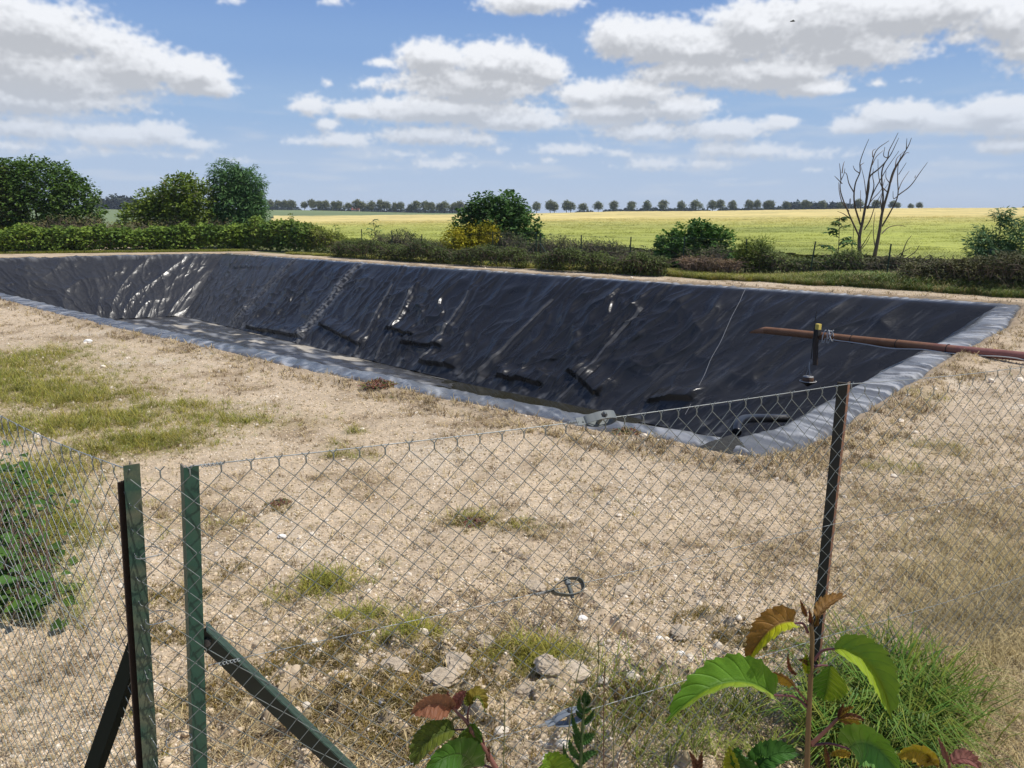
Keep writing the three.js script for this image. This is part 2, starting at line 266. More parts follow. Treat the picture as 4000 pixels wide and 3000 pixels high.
fieldSheet('green_field', -.75, .28, 60, 452, 1.03, 160, (x, d) => .28 + .06 * noise(x * .3, d * .3), (x, d) => { const n = 1 + .2 * fbm(x * .05, d * .03, 3), q = sstep(380, 440, d) * .4; return [lerp(.145, .2, q) * n, lerp(.185, .24, q) * n, lerp(.07, .09, q) * n]; }, 'smooth dull green crop field behind the barley at left', (x, d) => x < -2.5 - d * .295 || d > 316);

/* ---------- the lined pond ---------- */
// corners of the outer edge in plan (x, distance): N near, R right, F far, L left; toe = foot of the slopes
const cN = [2.05, 6.1], cR = [11.6, 17.4], cF = [-15, 41.2], cL = [-29, 34];
function inset(p, q, r, w) { // corner q of the ring p-q-r (counter-clockwise seen from above), moved in by w
  const n = (a, b) => { const l = Math.hypot(b[0] - a[0], b[1] - a[1]); return [-(b[1] - a[1]) / l, (b[0] - a[0]) / l]; };
  const a = n(p, q), b = n(q, r), k = 1 + a[0] * b[0] + a[1] * b[1]; return [q[0] + (a[0] + b[0]) * w / k, q[1] + (a[1] + b[1]) * w / k];
}
const WIDE = 3.9, tN = inset(cL, cN, cR, WIDE), tR = inset(cN, cR, cF, WIDE), tF = inset(cR, cF, cL, WIDE), tL = inset(cF, cL, cN, WIDE);
const alongFar = (x, d) => (x - cR[0]) * -.748 + (d - cR[1]) * .664;
const deep = (s) => s > 9 ? 3.62 - .027 * s : 3.377 - .02 * (9 - s);
const WATER = -3.19;
// wrinkles of the sheet: a along the bank, b down the bank, in metres
function wrinkle(a, b, seed, amp = 1) {
  const wa = a + .42 * noise(a * .7 + seed, b * .6) + .16 * noise(a * 2.1, b * 1.5 + seed), wb = b + .5 * noise(a * .6 + 9, b * .7 + seed);
  const cr = (n, k, p) => Math.pow(Math.max(0, 1 - Math.abs(n) * k), p);
  const patch = clamp(.6 + 1.1 * fbm(a * .22 + seed, b * .3, 2), .12, 1.3);
  const r1 = cr(noise(wa * .85 + seed * 3, wb * .22), 4.2, 1.5), r1b = cr(noise(wa * 1.7 + seed * 5, wb * .35 + 7), 4.5, 1.4);
  const r2 = cr(noise(wa * 1.15 + 4 + .7 * noise(a * 1.6, b * 1.4), wb * .95 + seed), 4.4, 1.4), r3 = cr(noise(wa * 2.3 + seed + .5 * noise(a * 3.1, b * 2.2), wb * 1.7), 4, 1.3);
  return amp * (.05 * r1 + .025 * r1b + patch * (.06 * r2 + .026 * r3) + .05 * noise(a * .6 + 3, b * .45 + seed));
}
function dustOn(a, b, seed) { // pale dried dust: runs down the bank in streaks
  const s1 = sstep(.12, .5, fbm(a * 2.6 + seed, b * .35, 3)), s2 = sstep(.05, .5, fbm(a * .5 + seed * 2, b * .22, 2)), s3 = fbm(a * 7, b * 5 + seed, 2);
  return clamp(s1 * s2 * (.6 + s3) + .05 * Math.max(0, s3));
}
const linerCol = (d) => [lerp(.0135, .38, d), lerp(.0128, .375, d), lerp(.0125, .36, d)];
const micro = tex(512, (u, v) => { const a = tileNoise(u, v, 5, 3, 3), b = 1 - Math.abs(tileNoise(u, v, 9, 3, 9)) * 2.2, c = 0; const l = .4 + .3 * a + .22 * b; return [l, l, l]; });
const linerRough = tex(256, (u, v) => { const l = clamp(.52 + .4 * tileNoise(u, v, 6, 4, 13)); return [1, l, 1]; });
linerRough.repeat.set(.4, .4);
const linerMat = new THREE.MeshPhysicalMaterial({ vertexColors: true, roughness: .56, roughnessMap: linerRough, bumpMap: micro, bumpScale: .012, side: THREE.DoubleSide, specularIntensity: .8 });
const liner = base('pond_liner', V(0, 0, 0));
tag(liner, 'black wrinkled plastic liner covering the banks and floor of the empty pond', 'pond liner');
function profile(p) { // height over the plan distance p from the outer edge, 0 at the toe as a share of depth
  if (p < .6) return { y: -.07 + .05 * sstep(0, .14, p) - .12 * sstep(.44, .64, p), t: 0 };
  const t = (p - .6) / (WIDE - .6); return { y: -.14, t: t };
}
// one bank: outer edge polyline O (list of plan points), toe line q0-q1
function bank(name, O, q0, q1, nA, vs, o) {
  const mb = new MB(), L = [0]; for (let i = 1; i < O.length; i++) L.push(L[i - 1] + Math.hypot(O[i][0] - O[i - 1][0], O[i][1] - O[i - 1][1]));
  const len = L[L.length - 1], rows = [], P = [], dirA = V(O[O.length - 1][0] - O[0][0], 0, -(O[O.length - 1][1] - O[0][1])).normalize(), inn = V(0, 1, 0).cross(dirA); const mid = V((O[0][0] + O[O.length - 1][0]) / 2, 0, -(O[0][1] + O[O.length - 1][1]) / 2), tm = V((q0[0] + q1[0]) / 2, 0, -(q0[1] + q1[1]) / 2); if (tm.sub(mid).dot(inn) < 0) inn.negate();
  const nrm = V(0, 1, 0).multiplyScalar(.76).addScaledVector(inn, .65);
  for (let j = 0; j < vs.length; j++) {
    const v = vs[j], row = [];
    for (let i = 0; i <= nA; i++) {
      const s = i / nA * len; let k = 1; while (k < L.length - 1 && s > L[k]) k++;
      const f = (s - L[k - 1]) / (L[k] - L[k - 1]), ox = lerp(O[k - 1][0], O[k][0], f), od = lerp(O[k - 1][1], O[k][1], f), u = s / len, qx = lerp(q0[0], q1[0], u), qd = lerp(q0[1], q1[1], u);
      let x = lerp(ox, qx, v), d = lerp(od, qd, v); const p = v * WIDE, pr = profile(p), toeY = -deep(alongFar(qx, qd));
      let y = pr.t > 0 ? lerp(pr.y, toeY, pr.t) : pr.y;
      const aM = s, bM = p * 1.32, ends = sstep(0, .05 * len + .3, s) * sstep(0, .05 * len + .3, len - s), keep = o.seed ? 1 : 1;
      const onSlope = sstep(.35, 1.0, p), toe = sstep(WIDE, WIDE - .5, p);
      const wA = o.big ? aM * .62 + .38 * Math.max(0, aM - 17) + 1.5 * Math.exp(-((aM - 17) ** 2) / 60) : aM, wBig = o.big ? sstep(24, 10, aM) : 0; let w = wrinkle(wA, bM * (1 - .3 * wBig), o.seed, (o.amp ?? 1) * (1 + .55 * wBig)) * onSlope * (.25 + .75 * ends) * (.3 + .7 * toe), dust = dustOn(aM, bM, o.seed) * (o.dust ?? .3);
      if (o.extra) { const e = o.extra(aM, bM, x, d, y, len); w += e[0] * ends; dust = Math.max(dust, e[1]); }
      let rim = (1 - sstep(.2, o.rimW ?? .85, p)) * sstep(0, .12, p); // the rolled edge: cross folds, slack and dust
      const rw = rim * ((.022 * Math.pow(Math.max(0, 1 - Math.abs(noise(aM * 2.2 + p * 1.2 + o.seed, p * .9)) * 4), 1.3) + .014 * Math.pow(Math.max(0, 1 - Math.abs(noise(aM * 5.2 + p * 2 + noise(aM * 2, p * 4), p * 1.6)) * 4), 1.3) + .008 * (1 - Math.abs(noise(aM * 1.5 + o.seed, p * .5)) * 2.5) + .016 * (1 - Math.abs(noise(aM * 4.6 + p * 1.6, p * .7 + o.seed)) * 2.5) + .010 * noise(aM * 11 + p * 3, p) + .035 * noise(aM * .6, o.seed)));
      if (rim > .3) dust = Math.max(dust, rim * (.12 + .20 * sstep(.0, .5, fbm(aM * 1.3 + 2, p, 3)) + .36 * sstep(.05, .42, noise(aM * 6.5 + p * 3 + 2 * noise(aM, p * 2), p * .8) + .5 * noise(aM * 15 + p * 5, p)) + .30 * sstep(.15, .5, fbm(aM * 9, p * 4, 2)) * sstep(.0, .3, fbm(aM * .7, p * 2, 2))) * (o.rimDust ?? 1));
      x += nrm.x * w; y += nrm.y * w + rw; d -= nrm.z * w;
      dust = clamp(dust); row.push(mb.v(x, y, -d, linerCol(dust), aM / 1.3, bM / 1.3)); P.push(x, y, d);
    }
    rows.push(row);
  }
  for (let j = 0; j < vs.length - 1; j++) for (let i = 0; i < nA; i++) mb.quad(rows[j][i], rows[j][i + 1], rows[j + 1][i + 1], rows[j + 1][i]);
  return Object.assign(mb.build(name, linerMat, liner), { grid: { P, nA, rows: vs.length, len } });
}
const steps = (a, b, n) => Array.from({ length: n }, (_, i) => a + (b - a) * i / n);
const rimSteps = (n) => [...steps(0, .26, n)];
const finePara = [...rimSteps(16), ...steps(.26, 1, 150), 1];
const farO = [[11.6, 17.4], [-1.75, 29.25], [-15, 41.2]];
// place of a photograph pixel on the far bank: metres along from R, metres down
function onFar(px, py) {
  const r = rayDir(px, py); let lo = 5, hi = 60; // march to the bank plane
  const f = (t) => { const x = r.x * t / -r.z, d = t, y = EYE + r.y * t / -r.z; const s = alongFar(x, d), p = 20.75 - (.664 * x + .748 * d); const tt = (p - .6) / (WIDE - .6); return y - lerp(-.14, -deep(s), tt); };
  for (let k = 0; k < 60; k++) { const m = (lo + hi) / 2; if (f(m) > 0) lo = m; else hi = m; }
  const d = lo, x = r.x * d / -r.z, p = 20.75 - (.664 * x + .748 * d); return [alongFar(x, d), p * 1.32];
}
const pockets = [[900, 1268, 1140, 1312], [1235, 1270, 1415, 1352], [1535, 1288, 1655, 1326], [1620, 1355, 1785, 1372], [1730, 1440, 1870, 1460], [2105, 1508, 2310, 1545], [2440, 1500, 2600, 1588], [2900, 1628, 3080, 1632], [2360, 1310, 2400, 1390]].map(([a, b, c, d]) => [...onFar(a, b), ...onFar(c, d)]);
const seams = [[1390, 1040, 1150, 1300], [1580, 1045, 1440, 1330], [1660, 1060, 1545, 1340], [1000, 1010, 905, 1180], [1890, 1090, 1795, 1330], [2270, 1110, 2035, 1480], [2640, 1120, 2545, 1420], [1240, 1035, 1010, 1240], [2580, 1190, 2520, 1490], [1120, 1030, 870, 1220]].map(([a, b, c, d]) => [...onFar(a, b), ...onFar(c, d)]);
function farExtra(a, b) {
  let w = 0, dust = 0;
  for (let k = 0; k < pockets.length; k++) {
    const [a1, b1, a2, b2] = pockets[k], ex = a2 - a1, ey = b2 - b1, l2 = ex * ex + ey * ey, tt = ((a - a1) * ex + (b - b1) * ey) / l2, t = clamp(tt), over = Math.abs(tt - t) * Math.sqrt(l2), v = b - b1 - ey * t + .04 * noise(a * 1.1, k), q = Math.exp(-over * over / .03);
    const steep = k === 8 ? Math.hypot(a - a1 - ex * t, b - b1 - ey * t) : 0;
    if (k === 8) w += .1 * Math.exp(-steep * steep / .02); else w += q * .16 * sstep(-.6, -.03, v) * (1 - sstep(.0, .07, v));
  }
  for (let k = 0; k < seams.length; k++) {
    const [a1, b1, a2, b2] = seams[k], t = clamp((b - .6) / 4.6), ac = a1 + (a2 - a1) * clamp((b - b1) / (b2 - b1), -.3, 1.3) + .06 * noise(b * .9, k * 7), q = (a - ac);
    w += .022 * Math.exp(-q * q / .007) + .04 * Math.exp(-((q - .2) ** 2) / .006) - .03 * Math.exp(-((q + .16) ** 2) / .01);
    if (k === 0 || k === 9) { const m = Math.exp(-q * q / (k ? .5 : .10)); dust = Math.max(dust, m * (k ? .16 : .34) * sstep(-.2, .45, noise(a * 5, b * 9) + .3 * noise(a * 19, b * 11) + .1)); w += (k ? .25 : 1) * .02 * m * Math.abs(noise(a * 3, b * 8.5)) * 2; }
    dust = Math.max(dust, .05 * Math.exp(-q * q / .01) * sstep(-.1, .5, noise(a * 9, b * 3)));
  }
  const right = sstep(9, 4, a); dust = Math.max(dust, right * (.06 * sstep(.1, .5, fbm(a * 4, b * .7, 3)) + .12 * sstep(.36, .5, noise(a * 14 + b * 3, b * 1.5)) + .02)); // dust and scratches at the right end
  const left = sstep(26, 33, a); dust = Math.max(dust, left * .05 * (1 + noise(a * 3, b)));
  const toe = sstep(4.4, 5.2, b); dust = Math.max(dust, toe * .3 * sstep(.0, .5, fbm(a * 2.2, b * 3, 3)));
  return [w, dust];
}
const farBank = bank('far_bank', farO, tR, tF, 1360, finePara, { seed: 1.7, amp: 1.25, big: true, dust: .06, rimDust: 2.6, rimW: .42, extra: farExtra });
for (const k of [1, 2, 4, 5, 6, 9]) { // overlapped and welded panel joints down the far bank
  const [a1, b1, a2, b2] = seams[k], mb = new MB(), { P, nA, rows, len } = farBank.grid, st = [];
  const get = (a, j) => { const f = clamp(a / len, 0, .9999) * nA, i = Math.floor(f), t = f - i, q = (j * (nA + 1) + i) * 3; return V(lerp(P[q], P[q + 3], t), lerp(P[q + 1], P[q + 4], t), -lerp(P[q + 2], P[q + 5], t)); };
  for (let j = 26; j < rows - 3; j++) { const b = finePara[j] * WIDE * 1.32, a = a1 + (a2 - a1) * clamp((b - b1) / (b2 - b1), -.3, 1.3) + .05 * noise(b * .8, k * 3) + .14, d = .12 + .22 * Math.max(0, noise(b * 5, k * 9)); const c = linerCol(d); st.push([-.05, 0, .05].map((o, i) => { const p = get(a + o, j); p.y += i === 1 ? .016 : .003; p.x -= .008; p.z += .008; return mb.v(p.x, p.y, p.z, c, o, b); })); }
  for (let j = 0; j < st.length - 1; j++) for (let i = 0; i < 2; i++) mb.quad(st[j][i], st[j][i + 1], st[j + 1][i + 1], st[j + 1][i]);
  mb.build('weld_seam', linerMat, liner);
}
delete farBank.grid;
bank('left_bank', [[-15, 41.2], [-24.4, 36.6], [-29, 34]], tF, tL, 420, [...rimSteps(10), ...steps(.26, 1, 110), 1], { seed: 5.3, amp: .62, dust: .14, extra: (a, b) => [.06 * Math.pow(1 - Math.min(1, Math.abs(noise(a * .45 - b * .3 + 2, b * .2)) * 4), 2), .05 * (1 + .6 * noise(a * .5, b * .5))] });
bank('near_bank', [[-29, 34], [-12.8, 19.0], [-8.5, 14.9], [-3.5, 10.55], [0, 7.62], [2.05, 6.1]], tL, tN, 900, [...rimSteps(30), ...steps(.26, 1, 22), 1], { seed: 8.1, dust: .3, amp: .8, rimDust: 1.5 });
bank('right_bank', [[2.05, 6.1], [2.75, 6.55], [3.6, 7.6], [6.35, 10.85], [9.05, 13.9], [11.6, 17.4]], tN, tR, 520, [...rimSteps(34), ...steps(.26, 1, 40), 1], { seed: 12.9, dust: .3, amp: .8, rimDust: 2.1 });
{ // floor
  const mb = new MB(), nA = 460, nB = 90, rows = [];
  for (let j = 0; j <= nB; j++) { const row = []; for (let i = 0; i <= nA; i++) {
    const u = i / nA, v = j / nB, x = lerp(lerp(tR[0], tF[0], u), lerp(tN[0], tL[0], u), v), d = lerp(lerp(tR[1], tF[1], u), lerp(tN[1], tL[1], u), v), s = alongFar(x, d), e = Math.min(1, Math.min(v, 1 - v, u * 4, (1 - u) * 4) * 12);
    const fold = 1 - Math.min(1, Math.abs(noise(x * .9 + d * .4, d * .9 - x * .4)) * 2.4), w = e * (.05 * fold * fold + .03 * noise(s * 1.1, v * 12) + .03 * (1 - Math.min(1, Math.abs(noise(s * .6 + 5, v * 22)) * 2.6)));
    const y = -deep(s) + w;
    let dust = .09 + .48 * sstep(-.02, .45, fbm(s * .9 + 3, v * 16, 4)) + .1 * sstep(.1, .6, noise(s * 5, v * 50)); const silt = sstep(.26, .40, fbm(s * .55 + 11, v * 7 + 2, 3) + .10 * sstep(.25, .05, v));
    const c = linerCol(clamp(dust)); row.push(mb.v(x, y, -d, [lerp(c[0], .52, silt * .85), lerp(c[1], .46, silt * .85), lerp(c[2], .36, silt * .85)], s / 1.3, v * 8 / 1.3));
  } rows.push(row); }
  for (let j = 0; j < nB; j++) for (let i = 0; i < nA; i++) mb.quad(rows[j][i], rows[j][i + 1], rows[j + 1][i + 1], rows[j + 1][i]);
  mb.build('floor_sheet', linerMat, liner);
}
{ // shallow rainwater left on the floor
  const mb = new MB(), c = [.03, .028, .018], n = 40, rows = [];
  const E = (u, v) => { const x = lerp(lerp(tR[0], tF[0], u), lerp(tN[0], tL[0], u), v), d = lerp(lerp(tR[1], tF[1], u), lerp(tN[1], tL[1], u), v); return [x, d]; };
  for (let j = 0; j <= n; j++) { const row = []; for (let i = 0; i <= n; i++) { const [x, d] = E(lerp(.12, .62, i / n), lerp(.02, .98, j / n)); row.push(mb.v(x, WATER, -d, c, x, d)); } rows.push(row); }
  for (let j = 0; j < n; j++) for (let i = 0; i < n; i++) mb.quad(rows[j][i], rows[j][i + 1], rows[j + 1][i + 1], rows[j + 1][i]);
  tag(top('water', mb.build('water', new THREE.MeshPhysicalMaterial({ vertexColors: true, roughness: .06, side: THREE.DoubleSide }))), 'thin strip of still dark water lying on the pond floor', 'water', null, 'structure');
}
{ // pale cord lying down the far bank
  const mb = new MB(), pts = [], W = 20; const A = onFar(2925, 1140), B = onFar(2690, 1632);
  for (let i = 0; i <= W; i++) { const t = i / W, a = lerp(A[0], B[0], t) + .05 * noise(t * 6, 3), b = lerp(A[1], B[1], t), p = b / 1.32, s = a, u = s / 35.4; // back to the place
    const ox = lerp(11.6, -15, u), od = lerp(17.4, 41.2, u), x = ox - .664 * p, d = od - .748 * p, tt = (p - .6) / (WIDE - .6), w = .13; pts.push(V(x - .43 * w, lerp(-.14, -deep(s), tt) + .76 * w, -d + .49 * w)); }
  mb.tube(pts, .0055, 5, [.30, .30, .30]); tag(top('cord', mb.build('cord', std())), 'thin pale cord running down the right part of the far bank', 'cord');
}
{ // black drain hose in the near right corner
  const mb = new MB(); const P = [at(2878, 1690, 8.6), at(2882, 1660, 8.75), at(2900, 1640, 8.95), at(2940, 1634, 9.2), at(3000, 1634, 9.4), at(3075, 1634, 9.5)];
  const c = new THREE.CatmullRomCurve3(P).getPoints(30); mb.tube(c, .055, 12, [.012, .012, .013]); const o = mb.build('hose', std({ roughness: .35 }));
  tag(top('drain_hose', o), 'short bent black hose lying inside the near right corner of the pond', 'hose');
}
{ // dark scrap of netting over the rolled edge at the near corner
  const mb = new MB(), n = 34, rows = []; const A = gnd(2720, 1715, .09), B = gnd(2868, 1682, .05), C = gnd(2790, 1795, 0), D = gnd(2940, 1765, .04);
  for (let j = 0; j <= n; j++) { const row = []; for (let i = 0; i <= n; i++) { const u = i / n, v = j / n, p = A.clone().lerp(B, u).lerp(C.clone().lerp(D, u), v); p.y = .015 + .02 * Math.sin(v * 2.7 + .2) - .07 * v * v + .02 * noise(u * 4, v * 4) + .012 * noise(u * 11, v * 11); const k = ((i ^ j) & 1) ? .8 : 1.2; row.push(mb.v(p.x + .02 * noise(v * 9, 2), p.y, p.z, [.040 * k, .038 * k, .030 * k], u, v)); } rows.push(row); }
  for (let j = 0; j < n; j++) for (let i = 0; i < n; i++) mb.quad(rows[j][i], rows[j][i + 1], rows[j + 1][i + 1], rows[j + 1][i]);
  const mesh = tex(256, (u, v) => { const a = Math.abs(Math.sin(u * Math.PI * 40)) * Math.abs(Math.sin(v * Math.PI * 40)); return [a, a, a]; });
  tag(top('netting', mb.build('netting', std({ bumpMap: mesh, bumpScale: .01, side: THREE.DoubleSide }))), 'dark grey scrap of netting draped over the liner edge at the near corner', 'netting');
}
/* ---------- rusty pipe with its hanging float switch ---------- */
{
  const dirP = V(-.51, -.046, -.86).normalize(), CS = V(-.86, 0, .51), R = V(6.3, .045, -11.5), axis = (k, y = 0) => R.clone().addScaledVector(dirP, k).add(V(0, y, 0));
  const pipe = base('rusty_pipe', axis(0)); const loc = (p) => p.clone().sub(pipe.position);
  tag(pipe, 'long rusty red steel pipe lying over the right rim and reaching over the pond', 'pipe');
  const rust = tex(256, (u, v) => { const a = tileNoise(u, v, 6, 4, 3), b = tileNoise(u, v, 24, 3, 8); return [.86 + .25 * a + .14 * b, .82 + .3 * a + .15 * b, .8 + .32 * a + .12 * b]; });
  const rm = std({ map: rust, roughness: .75, metalness: .1, side: THREE.DoubleSide });
  const pts = []; for (let k = -4; k <= 3.2; k += .08) pts.push(loc(axis(k, .012 * noise(k * .6, 3))));
  const rustCol = (t, j) => { const n = noise(t * 60, j * 6), m = sstep(.45, .62, t + .1 * n); const under = 0; const c = [lerp(.26, .21, m) + .05 * n, lerp(.105, .10, m) + .03 * n, lerp(.085, .045, m) + .02 * n]; return c; };
  const mb = new MB(); mb.tube(pts, .066, 24, rustCol, false); mb.tube(pts.map(p => p.clone()), .060, 18, [.05, .03, .02], false); mb.build('pipe_body', rm, pipe);
  { // the cut end: a half pipe scoop
    const sc = new MB(), rows = [], e = pts[pts.length - 1], s = V(0, 1, 0).cross(dirP).normalize();
    for (let q = 0; q <= 10; q++) { const row = [], t = q / 10, open = lerp(1.0, .32, Math.pow(t, .7)); for (let j = 0; j <= 14; j++) { const a = -Math.PI / 2 + (j / 14 - .5) * Math.PI * 2 * open * .98, r = .066; const p = e.clone().addScaledVector(dirP, t * .34 - .005).addScaledVector(s, Math.cos(a) * r * lerp(1, 1.1, t)).add(V(0, Math.sin(a) * r - .02 * t * t, 0)); row.push(sc.v(p.x, p.y, p.z, [.30, .16, .09], j / 14, t)); } rows.push(row); }
    for (let q = 0; q < 10; q++) for (let j = 0; j < 14; j++) sc.quad(rows[q][j], rows[q][j + 1], rows[q + 1][j + 1], rows[q + 1][j]);
    sc.build('scoop_end', rm, pipe);
  }
  // hanging bracket
  const bk = axis(1.92), hang = loc(bk), S = V(-.86, 0, .51).cross(V(0, -1, 0)).normalize();
  const box = (w, h, t, c, p, name, parent = pipe, tilt = 0, m = std({ roughness: .7 })) => { const g = new THREE.BoxGeometry(w, h, t); const n = g.attributes.position.count, col = new Float32Array(n * 3); for (let i = 0; i < n; i++) col.set(c, i * 3); g.setAttribute('color', new THREE.BufferAttribute(col, 3)); const o = shadows(new THREE.Mesh(g, m)); o.name = name; o.position.copy(p); o.rotation.set(0, Math.atan2(-S.z, S.x), tilt); parent.add(o); return o; };
  const bar = box(.085, .66, .03, [.045, .028, .018], hang.clone().add(V(-.085, -.17, .043)), 'hanging_bar', pipe, .07);
  box(.075, .10, .07, [.70, .52, .10], hang.clone().add(V(-.07, .165, .043)), 'yellow_cap');
  box(.09, .10, .09, [.03, .025, .02], hang.clone().add(V(-.073, .07, .043)), 'clamp');
  const rod = new MB(); rod.tube([hang.clone().add(V(-.13, .42, .06)), hang.clone().add(V(-.155, -.40, .06))], .008, 6, [.02, .018, .015]); rod.build('rod', std({ roughness: .5 }), pipe);
  // white cable wound round the pipe and along it
  const cb = new MB(), cpts = []; for (let i = 0; i <= 60; i++) { const t = i / 60, a = t * Math.PI * 6, r = .11 + .025 * Math.sin(t * 9); const p = hang.clone().addScaledVector(dirP, -.17 + .07 * Math.sin(a * .5) - .14 * t).add(V(0, .02 + Math.cos(a) * r * .9, 0)).addScaledVector(CS, .085 + Math.sin(a) * .03); cpts.push(p); }
  for (let k = 1.7; k > -3.9; k -= .12) { const p = loc(axis(k)); cpts.push(p.add(V(0, -.035 + .04 * noise(k * 1.3, 8) - .03 * Math.max(0, Math.sin(k * 2.4)), 0)).addScaledVector(CS, .078)); }
  cb.tube(new THREE.CatmullRomCurve3(cpts).getPoints(260), .0085, 6, [.45, .44, .42]); cb.build('cable', std({ roughness: .5 }), pipe);
  for (const k of [1.3, .5, -.3]) { const st = new MB(), q = []; for (let j = 0; j <= 16; j++) { const a = j / 16 * 6.283; q.push(loc(axis(k)).addScaledVector(CS, Math.cos(a) * .071).add(V(0, Math.sin(a) * .071, 0))); } st.tube(q, .006, 5, [.02, .02, .02]); st.build('cable_tie', M.wood, pipe); }
  // strainer hung under the bar
  const fl = base('float_strainer', bk.clone().add(V(-.17, -.80, .05))); tag(fl, 'dark rusted strainer dish hanging on wires below the bracket of the pipe', 'strainer');
  const lathe = (pts, c, name) => { const g = new THREE.LatheGeometry(pts.map(p => new THREE.Vector2(...p)), 20); const n = g.attributes.position.count, col = new Float32Array(n * 3); for (let i = 0; i < n; i++) col.set(c, i * 3); g.setAttribute('color', new THREE.BufferAttribute(col, 3)); const o = shadows(new THREE.Mesh(g, std({ roughness: .6, side: THREE.DoubleSide }))); o.name = name; fl.add(o); return o; };
  lathe([[0, -.075], [.03, -.075], [.05, -.05], [.13, -.005], [.135, .01], [.125, .014], [.05, .012], [0, .012]], [.025, .02, .017], 'dish');
  lathe([[.085, .008], [.092, .03], [.09, .075], [.08, .085], [0, .088]], [.12, .06, .03], 'strainer_body');
  lathe([[.128, .006], [.142, .012], [.142, .02], [.128, .024]], [.30, .29, .27], 'dish_rim'); lathe([[.074, .085], [.088, .088], [.088, .096], [.0, .097]], [.26, .25, .23], 'lid');
  const wr = new MB(); wr.tube([V(-.05, .09, 0), V(-.02, .2, 0), V(0, .36, 0)], .005, 5, [.3, .3, .3]); wr.tube([V(.05, .09, 0), V(.02, .2, 0), V(0, .36, 0)], .005, 5, [.3, .3, .3]); wr.tube([V(0, .09, .04), V(0, .36, 0)], .005, 5, [.4, .4, .4]); wr.build('hanging_wires', std(), fl);
}

/* ---------- shrubs and trees ---------- */
const rnd = rng(101);
const gauss = () => (rnd() + rnd() + rnd() - 1.5) * 1.15;
function vary(c, k, r = rnd) { const l = 1 + (r() - .5) * 2 * k, h = (r() - .5) * k * .5; return [c[0] * l * (1 + h), c[1] * l, c[2] * l * (1 - h)]; }
const _a = V(0, 0, 0), _b = V(0, 0, 0), _n = V(0, 0, 0);
function leafQuad(mb, p, dir, nor, L, W, c) { // one leaf: a folded lozenge of two triangles
  _b.crossVectors(dir, nor).normalize(); const q = mb.v(p.x, p.y, p.z, c), m1 = mb.v(p.x + dir.x * L * .45 + _b.x * W / 2 + nor.x * W * .15, p.y + dir.y * L * .45 + _b.y * W / 2 + nor.y * W * .15, p.z + dir.z * L * .45 + _b.z * W / 2 + nor.z * W * .15, c), m2 = mb.v(p.x + dir.x * L * .45 - _b.x * W / 2 + nor.x * W * .15, p.y + dir.y * L * .45 - _b.y * W / 2 + nor.y * W * .15, p.z + dir.z * L * .45 - _b.z * W / 2 + nor.z * W * .15, c);
  const q2 = mb.v(p.x, p.y, p.z, c), t1 = mb.v(p.x + dir.x * L, p.y + dir.y * L, p.z + dir.z * L, c), t2 = mb.v(t1 * 0 + p.x + dir.x * L, p.y + dir.y * L, p.z + dir.z * L, c);
  const m1b = mb.v(mb.p[m1 * 3], mb.p[m1 * 3 + 1], mb.p[m1 * 3 + 2], c); void m1b;
  mb.tri(q, m1, t1); mb.tri(q2, t2, m2);
}
// crown: leaf sprays spread through a set of ellipsoids [x, y, z, rx, ry, rz] (metres from the foot)
function crownMB(ells, n, o) {
  const mb = new MB(), vol = ells.map(e => e[3] * e[4] + e[4] * e[5]), sum = vol.reduce((a, b) => a + b), dir = V(0, 0, 0), nor = V(0, 0, 0), p = V(0, 0, 0), out = V(0, 0, 0);
  const freq = o.freq ?? 1.6;
  for (let k = 0; k < n; k++) {
    let t = rnd() * sum, e = ells[0]; for (let i = 0; i < ells.length; i++) { t -= vol[i]; if (t <= 0) { e = ells[i]; break; } }
    out.set(gauss(), gauss(), gauss()).normalize(); let rr = Math.pow(rnd(), o.fill ?? .33); const bump = 1 + (o.rough ?? .22) * noise(out.x * 2.6 + e[0] * 3, out.y * 2.6 + out.z * 2.2 + e[2]) + .16 * noise(out.x * 7 + e[1], out.y * 7 + out.z * 5); rr *= bump;
    const cx = e[0] + out.x * e[3] * rr, cy = e[1] + out.y * e[4] * rr, cz = e[2] + out.z * e[5] * rr;
    if (cy < .02) continue;
    if (noise(cx * freq + 3, cy * freq + cz * freq * .7) < (o.gap ?? -.42) ) continue;
    const clump = noise(cx * 1.3 + 9, cy * 1.3 + cz), cc = vary(lerpC(o.c1, o.c2, clamp(.5 + clump * .9 + (rnd() - .5) * .5)), .22);
    const fl = o.flower && rnd() < o.flower && out.y > .0 && rr > .75;
    for (let l = 0; l < (fl ? 3 : o.per); l++) {
      p.set(cx + gauss() * o.spray, cy + gauss() * o.spray * .7, cz + gauss() * o.spray);
      dir.set(out.x * .7 + gauss(), (o.droop ?? -.15) + gauss() * .5 + out.y * .3, out.z * .7 + gauss()).normalize(); nor.set(gauss() * .8 + out.x * .4, .9 + gauss() * .4, gauss() * .8 + out.z * .4); nor.addScaledVector(dir, -nor.dot(dir)).normalize();
      const L = o.leaf * (.65 + rnd() * .7); leafQuad(mb, p, dir, nor, fl ? L * .9 : L, L * (fl ? .9 : o.ratio ?? .55), fl ? [.55, .52, .33] : cc);
    }
  }
  return mb;
}
const lerpC = (a, b, t) => [lerp(a[0], b[0], t), lerp(a[1], b[1], t), lerp(a[2], b[2], t)];
function stemsMB(list, c) { const mb = new MB(); for (const [pts, r0, r1] of list) mb.tube(new THREE.CatmullRomCurve3(pts).getPoints(8), (t) => lerp(r0, r1, t), 6, vary(c, .15)); return mb; }
